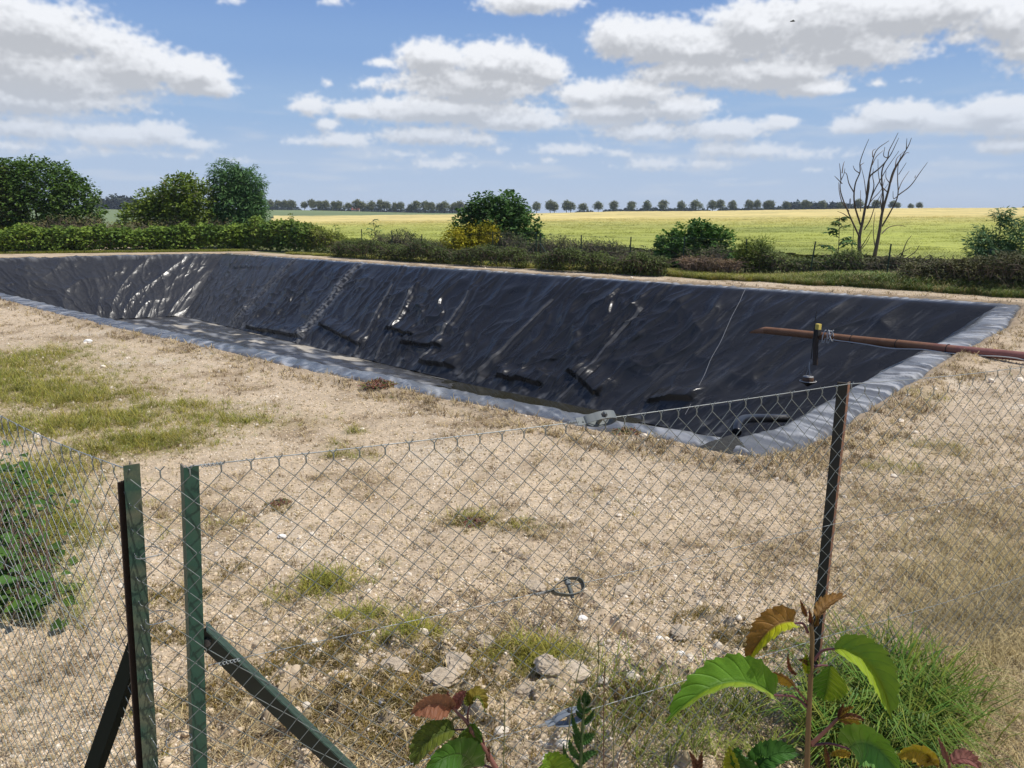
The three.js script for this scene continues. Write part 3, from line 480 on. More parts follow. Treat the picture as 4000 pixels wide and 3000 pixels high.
function autoStems(ells, n, r, c, spread = .15) { const L = []; for (let k = 0; k < n; k++) { const e = ells[k % ells.length], b = V(gauss() * spread, -.05, gauss() * spread), tip = V(e[0] + gauss() * e[3] * .4, e[1] + e[4] * .55, e[2] + gauss() * e[5] * .4), m = b.clone().lerp(tip, .5).add(V(gauss() * .1, .1, gauss() * .1)); L.push([[b, m, tip], r * (.7 + rnd() * .5), r * .2]); } return stemsMB(L, c); }
function shrub(name, label, category, foot, ells, n, o) {
  const g = base(name, foot); tag(g, label, category, o.group);
  crownMB(ells, n, o).build(o.crown ?? 'crown', o.mat ?? M.leaf, g); (o.stems ?? autoStems(ells, o.ns ?? 6, o.sr ?? .05, [.09, .07, .05])).build(o.trunk ?? 'trunk', M.wood, g); return g;
}
const px2m = (px, d) => px / FPX * d;
const foot = (px, d) => { const p = at(px, 900, d); p.y = groundH(p.x, d); return p; };
{ // the great round bush at the left edge
  const d = 46; const s = px2m(1, d); // metres per photo pixel there
  const E = [[0, 2.2, 0, 3.2, 3.0, 2.2], [-2.6, 2.3, .4, 2.0, 2.9, 2], [2.2, 2.0, .2, 1.55, 2.35, 1.7], [.6, 3.6, .2, 2.0, 1.55, 1.5], [-1.4, 3.7, .3, 1.8, 1.45, 1.5], [1.2, 1.0, .6, 2.1, 1.0, 1.6], [-2.2, 1.1, .6, 2.4, 1.0, 1.6]];
  shrub('round_tree', 'big dense round tree with dark green leaves at the left edge beyond the pond', 'tree', foot(160, d), E, 7400, { c1: [0.054, 0.120, 0.016], c2: [0.132, 0.216, 0.026], per: 6, spray: .16, leaf: .18, ratio: .62, fill: .22, gap: -.34 });
  const E2 = [[0, 2.3, 0, 1.6, 2.6, 1.6], [-.6, 3.8, 0, 1.5, 1.0, 1.2], [-1.4, 2, 0, 1.8, 2.2, 1.6]];
  shrub('round_tree', 'bronze tinged leafy tree cut by the left edge of the picture', 'tree', foot(-20, 45), E2, 2400, { c1: [0.078, 0.112, 0.014], c2: [0.186, 0.176, 0.024], per: 5, spray: .16, leaf: .2, ratio: .62, fill: .22 });
}
{ const d = 47, E = [[0, 1.6, 0, 1.9, 1.7, 1.5], [-1.3, 1.5, .3, 1.5, 1.4, 1.3], [1.5, 2.2, 0, 1.45, 2.1, 1.5], [.9, 2.9, .2, 1.25, 1.45, 1.2], [-.6, 2.5, .2, 1.1, 1.1, 1.1], [.6, .8, .6, 2.4, .8, 1.3]];
  shrub('elder_shrub', 'yellow green elder with cream flower heads beside the tall feathery tree', 'shrub', foot(665, d), E, 5200, { c1: [.10, .165, .014], c2: [.25, .32, .03], per: 5, spray: .14, leaf: .21, ratio: .45, fill: .24, flower: .05, gap: -.34 }); }
{ const d = 48, E = [[0, 2.4, 0, 1.5, 2.2, 1.5], [-.4, 3.9, .1, .95, 1.4, 1], [.75, 3.6, 0, 1.0, 1.3, 1.1], [1.0, 2.0, .3, 1.0, 1.7, 1.1], [-.5, 1.4, .4, 1.3, 1.3, 1.2]];
  shrub('ash_tree', 'tall feathery blue green tree right of the flowering elder', 'tree', foot(928, d), E, 3300, { c1: [0.054, 0.136, 0.036], c2: [0.132, 0.248, 0.066], per: 7, spray: .2, leaf: .27, ratio: .24, fill: .27, droop: -.45, gap: -.32, rough: .35 }); }
{ const E = [[0, .7, 0, 1.0, .8, .8], [-.5, .5, .2, .7, .6, .6]]; shrub('elder_shrub', 'small low elder standing in the gap between the two tree groups', 'shrub', foot(462, 50), E, 700, { c1: [0.109, 0.144, 0.018], c2: [0.264, 0.256, 0.036], per: 5, spray: .14, leaf: .2, ratio: .45, flower: .06, ns: 3 }); }
{ const d = 35, E = [[0, 1.5, 0, 1.45, 1.35, 1.3], [-.5, 2.1, .1, .95, .85, .9], [.45, 2.25, 0, .9, .75, .9], [1.1, 1.2, .2, .95, 1.1, .9], [-1.2, 1.3, .1, .8, 1.0, .8], [1.3, .7, .2, .8, .7, .7]];
  shrub('hazel_bush', 'dark green bush in the middle behind the far fence', 'bush', foot(1940, d), E, 3100, { c1: [0.039, 0.099, 0.017], c2: [0.093, 0.192, 0.031], per: 5, spray: .11, leaf: .15, ratio: .66, fill: .25, rough: .3, gap: -.34 }); }
{ const d = 33.6, E = [[0, 1.1, 0, .75, .65, .6], [.75, 1.15, 0, .55, .6, .5], [-.75, .9, .1, .5, .7, .5], [-.3, .5, .2, .7, .5, .5], [.5, .5, .2, .6, .5, .4]];
  shrub('privet_shrub', 'bright yellow leaved shrub in front of the dark middle bush', 'shrub', foot(1838, d), E, 1250, { c1: [0.264, 0.272, 0.014], c2: [0.558, 0.464, 0.022], per: 5, spray: .10, leaf: .10, ratio: .6, fill: .4, gap: -.2, ns: 5, sr: .02 }); }
{ const d = 28.3, E = [[0, .95, 0, 1.0, .85, .9], [.25, 1.35, 0, .6, .45, .6], [-.8, .8, .1, .6, .65, .6], [.95, .85, 0, .6, .75, .6], [-.2, .5, .3, 1.2, .5, .7], [-1.15, .4, .1, .4, .35, .4]];
  shrub('hazel_bush', 'low broad dark green bush right of the middle behind the far fence', 'bush', foot(2712, d), E, 2300, { c1: [0.043, 0.120, 0.014], c2: [0.116, 0.232, 0.026], per: 5, spray: .09, leaf: .125, ratio: .68, fill: .27, gap: -.32 }); }
{ const d = 25.6, E = [[0, .6, 0, .55, .6, .5], [.3, .9, 0, .35, .45, .3], [-.25, .85, 0, .3, .4, .3], [.5, .5, .1, .35, .5, .3]];
  shrub('willow_bush', 'loose light green willowy bush right of the low dark bush', 'bush', foot(2945, d), E, 900, { c1: [0.116, 0.160, 0.022], c2: [0.264, 0.320, 0.048], per: 5, spray: .09, leaf: .11, ratio: .28, fill: .5, droop: .2, ns: 9, sr: .014 }); }
function sapling(name, label, px, d, h, n, o) { // a single stem with side shoots hung with paired leaves
  const g = base(name, foot(px, d)); tag(g, label, 'sapling'); const mb = new MB(), st = []; const dir = V(0, 0, 0), nor = V(0, 0, 0);
  const main = [V(0, -.05, 0), V(.03, h * .5, 0), V(-.04 + (o.lean ?? 0), h, .02)]; st.push([main, o.r ?? .022, .006]); const mc = new THREE.CatmullRomCurve3(main);
  for (let k = 0; k < n; k++) {
    const t = lerp(o.t0 ?? .3, 1, (k + rnd() * .6) / n), b = mc.getPoint(t), az = rnd() * 6.28, L = h * (o.reach ?? .42) * (1.15 - t * .8) * (.7 + .5 * rnd()), e = b.clone().add(V(Math.cos(az) * L, L * (o.rise ?? .35), Math.sin(az) * L * .8)), mid = b.clone().lerp(e, .5).add(V(0, L * .12, 0)); st.push([[b, mid, e], .009, .003]); const c = new THREE.CatmullRomCurve3([b, mid, e]);
    for (let q = 0; q < o.leaves; q++) { const p = c.getPoint(.15 + .85 * q / (o.leaves - 1)), cc = vary(lerpC(o.c1, o.c2, rnd()), .2); for (const s of [-1, 1]) { dir.set(-Math.sin(az) * s + Math.cos(az) * .5 + gauss() * .3, -.35 + gauss() * .35, Math.cos(az) * s + Math.sin(az) * .5).normalize(); nor.set(gauss() * .4, 1, gauss() * .4); nor.addScaledVector(dir, -nor.dot(dir)).normalize(); leafQuad(mb, p, dir, nor, o.leaf * (.7 + rnd() * .6), o.leaf * (o.ratio ?? .4), cc); } }
  }
  stemsMB(st, [.085, .07, .05]).build('trunk', M.wood, g); mb.build('crown', M.leaf, g); return g;
}
sapling('cherry_sapling', 'young green sapling left of the bare dead tree', 3278, 25.2, 1.95, 18, { leaves: 9, leaf: .19, ratio: .42, c1: [0.039, 0.112, 0.024], c2: [0.109, 0.224, 0.042], t0: .22, reach: .36 });
{ const d = 23.4, g = foot(3905, d), E = [[0, 1.0, 0, .75, 1.0, .65], [-.45, 1.0, .1, .55, .7, .5], [.5, 1.1, 0, .6, .8, .5], [.05, 1.75, 0, .35, .5, .3], [-.3, .5, .2, .6, .5, .4], [.6, .5, .1, .6, .55, .4], [-.35, 1.55, 0, .3, .3, .3]];
  shrub('ash_shrub', 'feathery blue green ash shrub near the right edge behind the far fence', 'shrub', g, E, 1750, { c1: [0.046, 0.120, 0.038], c2: [0.147, 0.256, 0.090], per: 6, spray: .12, leaf: .15, ratio: .24, fill: .5, droop: -.25, gap: -.2, rough: .4, ns: 8, sr: .018 }); }
{ // small stems poking out of the scrub in front of the field
  sapling('ash_sapling', 'small leafy sapling at the far fence left of the middle bush', 1462, 40, 1.75, 8, { leaves: 6, leaf: .24, ratio: .3, c1: [0.046, 0.128, 0.036], c2: [0.124, 0.240, 0.060], reach: .5 });
  sapling('thin_sapling', 'thin sparse sapling above the hedge left of the far fence posts', 1150, 42, 2.1, 6, { leaves: 5, leaf: .18, ratio: .45, c1: [0.124, 0.192, 0.024], c2: [0.217, 0.288, 0.048], t0: .6, reach: .25 });
  sapling('thin_sapling', 'young leafy shoot just right of the end of the green hedge', 1312, 41, 1.55, 6, { leaves: 5, leaf: .2, ratio: .35, c1: [0.109, 0.176, 0.024], c2: [0.202, 0.288, 0.036], reach: .3 });
}
/* the dead tree: two bare leaning stems and their limbs, from the photograph's outline */
{
  const d = 27, g = base('dead_tree', foot(3358, d)); tag(g, 'bare dead tree with two leaning trunks and upswept branches at the right', 'dead tree'); const O = g.position;
  const Z = (x, y, dz = 0) => at(3000 + x / 2.212, 500 + y / 2.212, d + dz).sub(O);
  const line = (pts, r0, r1, dz = 0) => { const P = pts.map(([x, y], i) => Z(x, y, dz * i / (pts.length - 1))); P[0].y = Math.max(P[0].y, -.4); return [P, r0, r1]; };
  const T1 = stemsMBx([line([[775, 1290], [790, 1060], [790, 940], [815, 820], [850, 620], [865, 480], [900, 300], [940, 190], [1045, 110]], .095, .008, .5)]);
  const T2 = stemsMBx([line([[905, 1180], [930, 1060], [965, 880], [985, 740], [1040, 540], [1080, 380], [1150, 260], [1215, 150], [1240, 85]], .09, .008, -.5)]);
  function stemsMBx(list) { const mb = new MB(); for (const [pts, r0, r1] of list) mb.tube(new THREE.CatmullRomCurve3(pts).getPoints(36), (t) => lerp(r0, r1, Math.pow(t, .62)), 8, (t) => vary([.125, .092, .064], .12)); return mb; }
  T1.build('trunk', M.wood, g); T2.build('trunk', M.wood, g);
  const B = [
    [[790, 940], [720, 790], [690, 720], [630, 560], [625, 470], [655, 400], [665, 350]], [[640, 480], [600, 440], [575, 415]], [[630, 450], [625, 370], [617, 305]], [[640, 390], [650, 320], [660, 290]], [[700, 720], [640, 640], [615, 540], [610, 470]],
    [[800, 840], [745, 640], [755, 480], [795, 380], [795, 300], [835, 180], [872, 95]], [[745, 560], [700, 480], [680, 400], [660, 380]], [[790, 390], [750, 360], [735, 325]], [[800, 320], [830, 300]], [[850, 600], [830, 440], [800, 320]],
    [[820, 800], [870, 520], [880, 420], [960, 350], [1030, 270], [1045, 200], [1085, 120], [1125, 40]], [[880, 640], [915, 500], [905, 420], [910, 350]], [[860, 700], [910, 560], [975, 440], [1040, 330], [1130, 200]], [[900, 320], [935, 250], [995, 195]], [[905, 250], [905, 200], [930, 180]], [[1040, 260], [1000, 240], [1010, 165]],
    [[985, 700], [995, 600], [985, 480], [985, 370], [1010, 300], [1060, 230], [1100, 150], [1130, 85]], [[1040, 560], [1050, 480], [1020, 430], [1020, 370]], [[1060, 470], [1090, 380], [1130, 300], [1195, 215], [1220, 215]], [[1100, 330], [1115, 260], [1180, 200]], [[1195, 180], [1200, 90]],
    [[985, 850], [1060, 720], [1120, 590], [1120, 440], [1125, 320], [1150, 230]], [[1125, 580], [1230, 500], [1310, 390], [1378, 297]], [[1270, 430], [1275, 410]], [[1125, 540], [1160, 460], [1220, 372]], [[1130, 400], [1195, 300]], [[1120, 590], [1085, 610], [1080, 545]],
    [[1040, 560], [980, 500], [955, 400], [950, 270]], [[985, 740], [975, 620], [1000, 540], [1040, 480]], [[985, 910], [1040, 860], [1120, 840], [1195, 850]], [[800, 1040], [850, 960], [900, 880]], [[790, 1060], [840, 1010], [880, 940]], [[775, 1200], [740, 1120], [725, 1060], [735, 960], [740, 830]], [[930, 1060], [910, 900], [925, 730]], [[900, 1150], [870, 1100], [840, 1160], [810, 1200]], [[760, 1200], [730, 1160], [715, 1100]], [[830, 880], [880, 800], [930, 660], [985, 560]], [[720, 790], [650, 740], [600, 720]], [[800, 720], [800, 540]], [[860, 680], [900, 620], [980, 530], [1010, 440]],
  ];
  B.forEach((b, i) => { const mb = new MB(), P = line(b, 0, 0, (i % 5 - 2) * .35)[0], r = .008 + .0032 * b.length; mb.tube(new THREE.CatmullRomCurve3(P).getPoints(b.length * 4), (t) => lerp(r, .007, t), 6, vary([.11, .08, .058], .15)); mb.build('branch', M.wood, g); });
}
{ // fallen bare branches by the far fence, right
  const mb = new MB(); for (const q of [[[1075, 1190], [1130, 1100], [1240, 1030]], [[1090, 1170], [1200, 1120], [1280, 1060], [1305, 1015]], [[1120, 1150], [1160, 1080], [1200, 980], [1240, 930]], [[1330, 1140], [1400, 1090]]]) mb.tube(new THREE.CatmullRomCurve3(q.map(([x, y]) => at(3000 + x / 2.212, 500 + y / 2.212, 24.5))).getPoints(10), (t) => lerp(.022, .007, t), 5, [.075, .055, .04]);
  const o = mb.build('branch', M.wood); tag(top('bare_branch', o), 'bare dead branch leaning out of the scrub right of the dead tree', 'branch');
}
/* ---------- hedge and scrub along the far fence ---------- */
const verge = (s, o) => [cR[0] - .748 * s + .664 * o, cR[1] + .664 * s + .748 * o]; // s along the far rim from the right corner, o metres beyond it
const ORD = ['first', 'second', 'third', 'fourth', 'fifth', 'sixth', 'seventh', 'eighth', 'ninth', 'tenth', 'eleventh', 'twelfth', 'thirteenth', 'fourteenth', 'fifteenth', 'sixteenth', 'seventeenth', 'eighteenth', 'nineteenth', 'twentieth', 'twenty-first', 'twenty-second', 'twenty-third', 'twenty-fourth', 'twenty-fifth', 'twenty-sixth', 'twenty-seventh', 'twenty-eighth', 'twenty-ninth', 'thirtieth'];
function scrub(name, label, category, pts, prof, n, o) { // pts: [x, d] line of the foot, prof(t) -> [height, half depth]
  const c0 = pts[Math.floor(pts.length / 2)], g = base(name, V(c0[0], 0, -c0[1])); tag(g, label, category); const curve = new THREE.CatmullRomCurve3(pts.map(p => V(p[0], 0, -p[1]))), mb = new MB(), tw = new MB(), dir = V(0, 0, 0), nor = V(0, 0, 0), p = V(0, 0, 0);
  for (let k = 0; k < n; k++) {
    const t = rnd(), c = curve.getPoint(t), tn = curve.getTangent(t), [h, w] = prof(t), side = gauss() * .6, lump = 1 + .35 * noise(c.x * .9 + 3, c.z * .9) + .2 * noise(c.x * 2.7, c.z * 2.7);
    const top_ = h * lump * Math.sqrt(Math.max(.05, 1 - side * side * .7)), y = top_ * Math.pow(rnd(), o.rise ?? .5); const px = c.x - tn.z * side * w, pz = c.z + tn.x * side * w; const cl = noise(px * 1.5, pz * 1.5 + y * 1.6), cc = vary(lerpC(o.c1, o.c2, clamp(.5 + cl * 1.1 + (rnd() - .5) * .4)), .22);
    for (let l = 0; l < o.per; l++) { p.set(px + gauss() * o.spray - c0[0], y + gauss() * o.spray * .7, pz + gauss() * o.spray + c0[1]); if (p.y < .01) p.y = .01 + rnd() * .05; dir.set(gauss(), (o.droop ?? 0) + gauss() * .6, gauss()).normalize(); nor.set(gauss() * .7, .9, gauss() * .7 + .4); nor.addScaledVector(dir, -nor.dot(dir)).normalize(); const L = o.leaf * (.6 + rnd() * .8); leafQuad(mb, p, dir, nor, L, L * (o.ratio ?? .6), cc); }
    if (rnd() < (o.twigs ?? .06)) { const a = V(px - c0[0], y * .6, pz + c0[1]), e = a.clone().add(V(gauss() * .4, top_ * .35 + .1, gauss() * .3)), m = a.clone().lerp(e, .5).add(V(gauss() * .1, .08, 0)); e.y -= .15 * rnd(); tw.tube([a, m, e], (q) => lerp(.010, .004, q), 4, vary(o.twig ?? [.16, .12, .085], .3), false); }
  }
  mb.build('leaves', o.mat ?? M.leaf, g); if (tw.n) tag(tw.build('twigs', M.wood, g), null, null, null, 'stuff'); return g;
}
const bushGreen = { c1: [.10, .175, .02], c2: [.24, .33, .04] };
// left: leafy hedge under the trees (beyond the left end of the pond)
scrub('bramble_hedge', 'leafy green bramble hedge along the left end of the pond below the trees', 'hedge', [[-33, 39.5], [-26, 41.6], [-20, 43.6], [-14.6, 45.2]], (t) => [1.15 + .25 * t, .9], 5600, { ...bushGreen, per: 5, spray: .13, leaf: .16, ratio: .75, twigs: .02 });
scrub('dry_hedge_top', 'grey brown tangle of dry stems along the top of the green hedge', 'hedge', [[-27, 43.6], [-22, 45], [-16.5, 46.6]], (t) => [1.8, .5], 1100, { c1: [0.139, 0.128, 0.048], c2: [0.248, 0.208, 0.084], per: 3, spray: .2, leaf: .16, ratio: .2, rise: .35, twigs: .9, twig: [.22, .17, .12], mat: M.dry });
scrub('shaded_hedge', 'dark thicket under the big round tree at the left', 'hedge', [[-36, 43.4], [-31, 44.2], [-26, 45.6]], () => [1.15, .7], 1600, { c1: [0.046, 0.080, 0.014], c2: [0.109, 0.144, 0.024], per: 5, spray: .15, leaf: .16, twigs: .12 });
scrub('bramble_hedge', 'tall green end of the hedge below the feathery tree', 'hedge', [[-14.8, 45.0], [-12.4, 43.4], [-10.4, 41.6]], (t) => [1.75 - .35 * t, .9], 2300, { c1: [0.062, 0.136, 0.017], c2: [0.202, 0.272, 0.034], per: 5, spray: .13, leaf: .16, ratio: .7, twigs: .06 });
scrub('bramble_hedge', 'lower yellow green hedge sloping down to the first far fence posts', 'hedge', [[-10.8, 41.8], [-9.0, 40.0], [-7.4, 38.4]], (t) => [1.45 - .75 * t, .7], 1000, { c1: [0.124, 0.160, 0.022], c2: [0.295, 0.320, 0.042], per: 5, spray: .13, leaf: .12, twigs: .2 });
// cotoneaster-like low dark mound hedge along the fence
const moundCol = { c1: [.055, .078, .016], c2: [.15, .19, .04] };
const mounds = [[28.8, 24.0, 1.7, 'leftmost'], [24.4, 20.3, 1.6, ''], [20.0, 16.2, 1.45, ''], [15.8, 12.2, 1.5, ''], [12.0, 10.4, 1.7, '']];
const moundSay = ['dark brown green mound of arching twigs under the leftmost far fence posts', 'dark arching mound between the far fence posts left of the yellow shrub', 'dark arching mound below the yellow shrub and the middle bush', 'dark mound right of the braced far fence corner posts', 'low brown mound at the foot of the second far fence post right of the braces'];
mounds.forEach(([a, b, o], i) => scrub('cotoneaster_mound', moundSay[i], 'shrub', [verge(a, o + .25), verge((a + b) / 2, o), verge(b, o + .2)], (t) => [.72 * (.75 + .4 * Math.sin(t * 3.1)), .55], 1300, { ...moundCol, per: 6, spray: .11, leaf: .085, ratio: .42, droop: -.35, twigs: .3, twig: [.10, .075, .05] }));
scrub('brush_bank', 'grey brown tangled scrub behind the far fence left of the middle bush', 'scrub', [verge(29, 4.6), verge(24, 4.3), verge(18.5, 4.2)], (t) => [1.05 + .25 * Math.sin(t * 9), .6], 1500, { c1: [.065, .085, .022], c2: [.16, .18, .06], per: 4, spray: .16, leaf: .10, ratio: .4, twigs: .6, twig: [.13, .10, .08] });
scrub('brush_bank', 'grey brown tangled scrub behind the far fence right of the middle bush', 'scrub', [verge(18, 4.1), verge(14, 4.2), verge(9.5, 4.1)], (t) => [.95 + .2 * Math.sin(t * 7), .6], 1900, { c1: [.065, .085, .022], c2: [.16, .18, .06], per: 4, spray: .15, leaf: .09, ratio: .4, twigs: .6, twig: [.14, .105, .085] });
scrub('brush_bank', 'reddish brown dry scrub in front of the low broad bush', 'scrub', [verge(10.4, 3.0), verge(9.4, 2.8), verge(8.3, 2.9)], () => [.6, .4], 520, { c1: [0.124, 0.088, 0.036], c2: [0.264, 0.176, 0.084], per: 4, spray: .13, leaf: .09, ratio: .35, twigs: .8, twig: [.2, .14, .1] });
scrub('brush_bank', 'green scrub with small white flowers left of the young sapling', 'scrub', [verge(8.3, 3.7), verge(6.9, 3.9), verge(4.9, 3.9)], (t) => [.85 + .15 * Math.sin(t * 8), .55], 1200, { c1: [0.078, 0.112, 0.022], c2: [0.186, 0.224, 0.048], per: 5, spray: .13, leaf: .09, ratio: .5, twigs: .3 });
scrub('brush_bank', 'dark scrub behind the far fence between the dead tree and the ash shrub', 'scrub', [verge(5.0, 4.2), verge(3.4, 4.2), verge(1.0, 4.2)], (t) => [.78, .5], 1500, { c1: [0.070, 0.080, 0.022], c2: [0.155, 0.152, 0.054], per: 5, spray: .12, leaf: .085, ratio: .45, twigs: .4 });
scrub('cotoneaster_mound', 'big dark mound of brush at the right edge by the far rim', 'shrub', [verge(3.3, 3.0), verge(1.4, 2.7), verge(-1.6, 2.6)], (t) => [.62 + .55 * t, .7], 2900, { c1: [0.046, 0.058, 0.014], c2: [0.147, 0.136, 0.038], per: 6, spray: .10, leaf: .075, ratio: .45, droop: -.2, twigs: .25, twig: [.11, .085, .06] });
/* ---------- far fence ---------- */
{
  const green = std({ roughness: .55 }), gc = [.018, .045, .028];
  const g = base('chain_link_fence', V(4.33, 0, -27.6)); tag(g, 'low green chain link fence on thin posts beyond the far rim of the pond', 'fence'); const O = g.position;
  const pos = (px) => { const k = (px - 2000) / FPX * .985; const d = 24.15 / (.748 + .664 * k); return [k * d, d]; };
  const list = [[1208, 905, 0], [1297, 893, 0], [1412, 895, 0], [1530, 900, 0], [1648, 915, .08], [1793, 905, 0], [1925, 905, 0], [2095, 905, 0], [2111, 908, 0], [2271, 918, 0], [2465, 925, .03], [2675, 923, .03], [2917, 934, 0], [3186, 943, .10], [3481, 952, .04], [3873, 970, .14], [4210, 985, .03]];
  const tops = [];
  for (const [px, py, lean] of list) { const [x, d] = pos(px), t = at(px, py, d), mb = new MB(); const b = V(t.x - lean * 1.2, -.05, -d); const w = .022; for (const [ax, az] of [[w, .004], [.004, w]]) { const q = [[-ax, -az], [ax, -az], [ax, az], [-ax, az]].map(([u, v]) => [mb.v(b.x + u - O.x, b.y - O.y, b.z + v - O.z, gc), mb.v(t.x + u - O.x, t.y - O.y, t.z + v - O.z, gc)]); for (let i = 0; i < 4; i++) mb.quad(q[i][0], q[(i + 1) % 4][0], q[(i + 1) % 4][1], q[i][1]); mb.quad(q[0][1], q[1][1], q[2][1], q[3][1]); } mb.build('post', green, g, true); tops.push([t.clone().sub(O), b.clone().sub(O)]); }
  for (const [i, s] of [[7, -1.05], [8, .75]]) { const mb = new MB(), [t, b] = tops[i], e = b.clone().add(V(.765 * s, .02, -.644 * s * -1)); mb.tube([t.clone().lerp(b, .32), b.clone().add(V(.765 * s, 0, .644 * s))], .018, 6, gc); mb.build('brace', green, g); }
  const mesh = new MB(); const cell = .075, wc = [.05, .075, .06];
  for (let i = 5; i < tops.length - 1; i++) { const [t0, b0] = tops[i], [t1, b1] = tops[i + 1], L = t0.distanceTo(t1); if (L < .5) continue; const n = Math.round(L / cell), m = 15;
    for (let k = 0; k < n; k++) { const pts = []; for (let q = 0; q <= m; q++) { const u = (k + (q & 1)) / n, v = q / m; pts.push(t0.clone().lerp(t1, u).lerp(b0.clone().lerp(b1, u), v * .96 + .03)); } mesh.tube(pts, .0019, 3, wc, false); }
    for (const v of [.03, .5]) mesh.tube([t0.clone().lerp(b0, v), t1.clone().lerp(b1, v)], .0025, 4, wc, false); }
  mesh.build('wire_mesh', std({ roughness: .5 }), g);
}
/* ---------- avenue of small trees on the horizon, woods and farm ---------- */
const AV = [[130, 620, 712], [190, 625, 714], [255, 622, 716], [310, 622, 718], [420, 635, 722], [485, 617, 726], [550, 628, 728], [605, 625, 728], [670, 632, 730], [720, 630, 730], [795, 645, 730], [875, 618, 735], [925, 635, 735], [1000, 630, 737], [1075, 622, 738], [1130, 636, 739], [1200, 645, 740], [1252, 638, 742], [1335, 660, 744], [1380, 628, 744], [1465, 632, 746], [1515, 640, 746], [1590, 650, 747], [1632, 632, 747], [1720, 645, 748], [1768, 630, 748]].map(([x, a, b]) => [1000 + x / 2.212, 500 + a / 2.212, 500 + b / 2.212]).concat(
  [[212, 638, 745], [330, 626, 748], [365, 640, 748], [470, 628, 747], [505, 640, 747], [612, 650, 744], [745, 636, 742], [880, 630, 740], [1030, 632, 742], [1168, 626, 740], [1308, 622, 740], [1460, 628, 735], [1583, 620, 738], [1730, 625, 735], [1797, 618, 735], [1900, 626, 735], [2040, 622, 732], [2112, 622, 730], [2200, 630, 730]].map(([x, a, b]) => [2000 + x / 2.212, 500 + a / 2.212, 500 + b / 2.212]),
  [[18, 620, 722], [152, 632, 722], [312, 620, 720], [465, 625, 720], [625, 634, 718], [780, 610, 716], [935, 618, 716], [1080, 625, 714], [1115, 640, 714]].map(([x, a, b]) => [3000 + x / 2.212, 500 + a / 2.212, 500 + b / 2.212]));
{
  const avO = { c1: [.17, .19, .08], c2: [.29, .30, .13], per: 4, spray: .38, leaf: .62, ratio: .6, fill: .3, rough: .55, gap: -.22 }, protos = [];
  for (let k = 0; k < 7; k++) { const g = new THREE.Group(); const u = () => gauss() * .8; const E = [[u() * .5, 4.7 + u() * .3, 0, 2.4 + .5 * rnd(), 2.3, 2.6], [-1.5 + u(), 3.9 + u() * .5, .3, 1.5 + .6 * rnd(), 1.4, 1.8], [1.5 + u(), 4.1 + u() * .6, .2, 1.6 + .6 * rnd(), 1.4, 1.8], [u(), 5.9 + u() * .4, 0, 1.5 + .5 * rnd(), 1.4, 1.7], [u() * 1.6, 5.2, -.3, 1.4, 1.3, 1.5]]; crownMB(E, 520, avO).build('crown', M.leaf, g); stemsMB([[[V(0, -.4, 0), V(.08, 1.4, 0), V(0, 4.2, 0)], .24, .13], [[V(0, 1.9, 0), V(.6, 3, .1), V(1.4, 4.4, .2)], .11, .05], [[V(0, 2.0, 0), V(-.6, 3, -.1), V(-1.4, 4.3, -.2)], .11, .05]], [.07, .06, .05]).build('trunk', M.wood, g); protos.push(g); }
  AV.forEach(([px, y0, y1], i) => { const d = 452, g = protos[(i * 3 + (i >> 2)) % 7].clone(); const b = at(px, y1, d); const h = px2m(y1 - y0, d); g.position.copy(b); g.scale.set(h / 7.4 * (.82 + .36 * rnd()), h / 7.6, h / 7.6); g.rotation.y = rnd() * 6.28; top('avenue_tree', g); tag(g, i < 26 ? `${ORD[i]} small round avenue tree on the horizon counting right from the feathery tree` : `${ORD[i - 26]} small round avenue tree on the horizon counting right from the middle bush`, 'tree', 'avenue trees along the horizon'); g.position.y = Math.min(b.y, terrain(b.x, d) + .2); });
  [[3556, 795, 823, 'left one of the lone pair of small trees on the right horizon'], [3588, 790, 823, 'right one of the lone pair of small trees on the right horizon'], [3997, 806, 824, 'tiny lone tree on the horizon at the right edge'], [384, 773, 812, 'slender pale tree on the horizon right of the big round tree']].forEach(([px, y0, y1, say], i) => { const d = 452, g = protos[i % 4].clone(), b = at(px, y1, d), h = px2m(y1 - y0, d); g.position.copy(b); g.scale.setScalar(h / 7.6); top('lone_tree', g); tag(g, say, 'tree'); });
}
function wood(label, list, d, c1, c2) { // far-off wood that reads as one mass
  const ells = list.map(([x0, x1, y0, y1]) => { const a = at((x0 + x1) / 2, y1, d), w = px2m(x1 - x0, d), h = px2m(y1 - y0, d); return [a.x, a.y + h * .3, 0, w * .62, h * .8, 6]; });
  const big = []; for (const e of ells) { const n = Math.max(1, Math.round(e[3] / (e[4] * 1.2))); for (let k = 0; k < n; k++) big.push([e[0] + ((k + .5) / n - .5) * 2 * e[3] * .8, e[1], e[2] + gauss() * 4, e[3] / n * 1.3, e[4] * (.75 + .4 * rnd()), 5]); }
  const cx = big.reduce((s, e) => s + e[0], 0) / big.length, cy = Math.min(...big.map(e => e[1] - e[4])); const mb = crownMB(big.map(e => [e[0] - cx, e[1] - cy, e[2], e[3], e[4], e[5]]), big.length * 130, { c1, c2, per: 4, spray: 1.0, leaf: 2.0, ratio: .7, fill: .3, gap: -.6 });
  const o = mb.build('wood', M.leaf); o.position.set(cx, cy, -d); top('distant_wood', o); tag(o, label, 'wood', null, 'stuff');
}
const zw = (o, x0, x1, y0, y1) => [o + x0 / 2.212, o + x1 / 2.212, 500 + y0 / 2.212, 500 + y1 / 2.212];
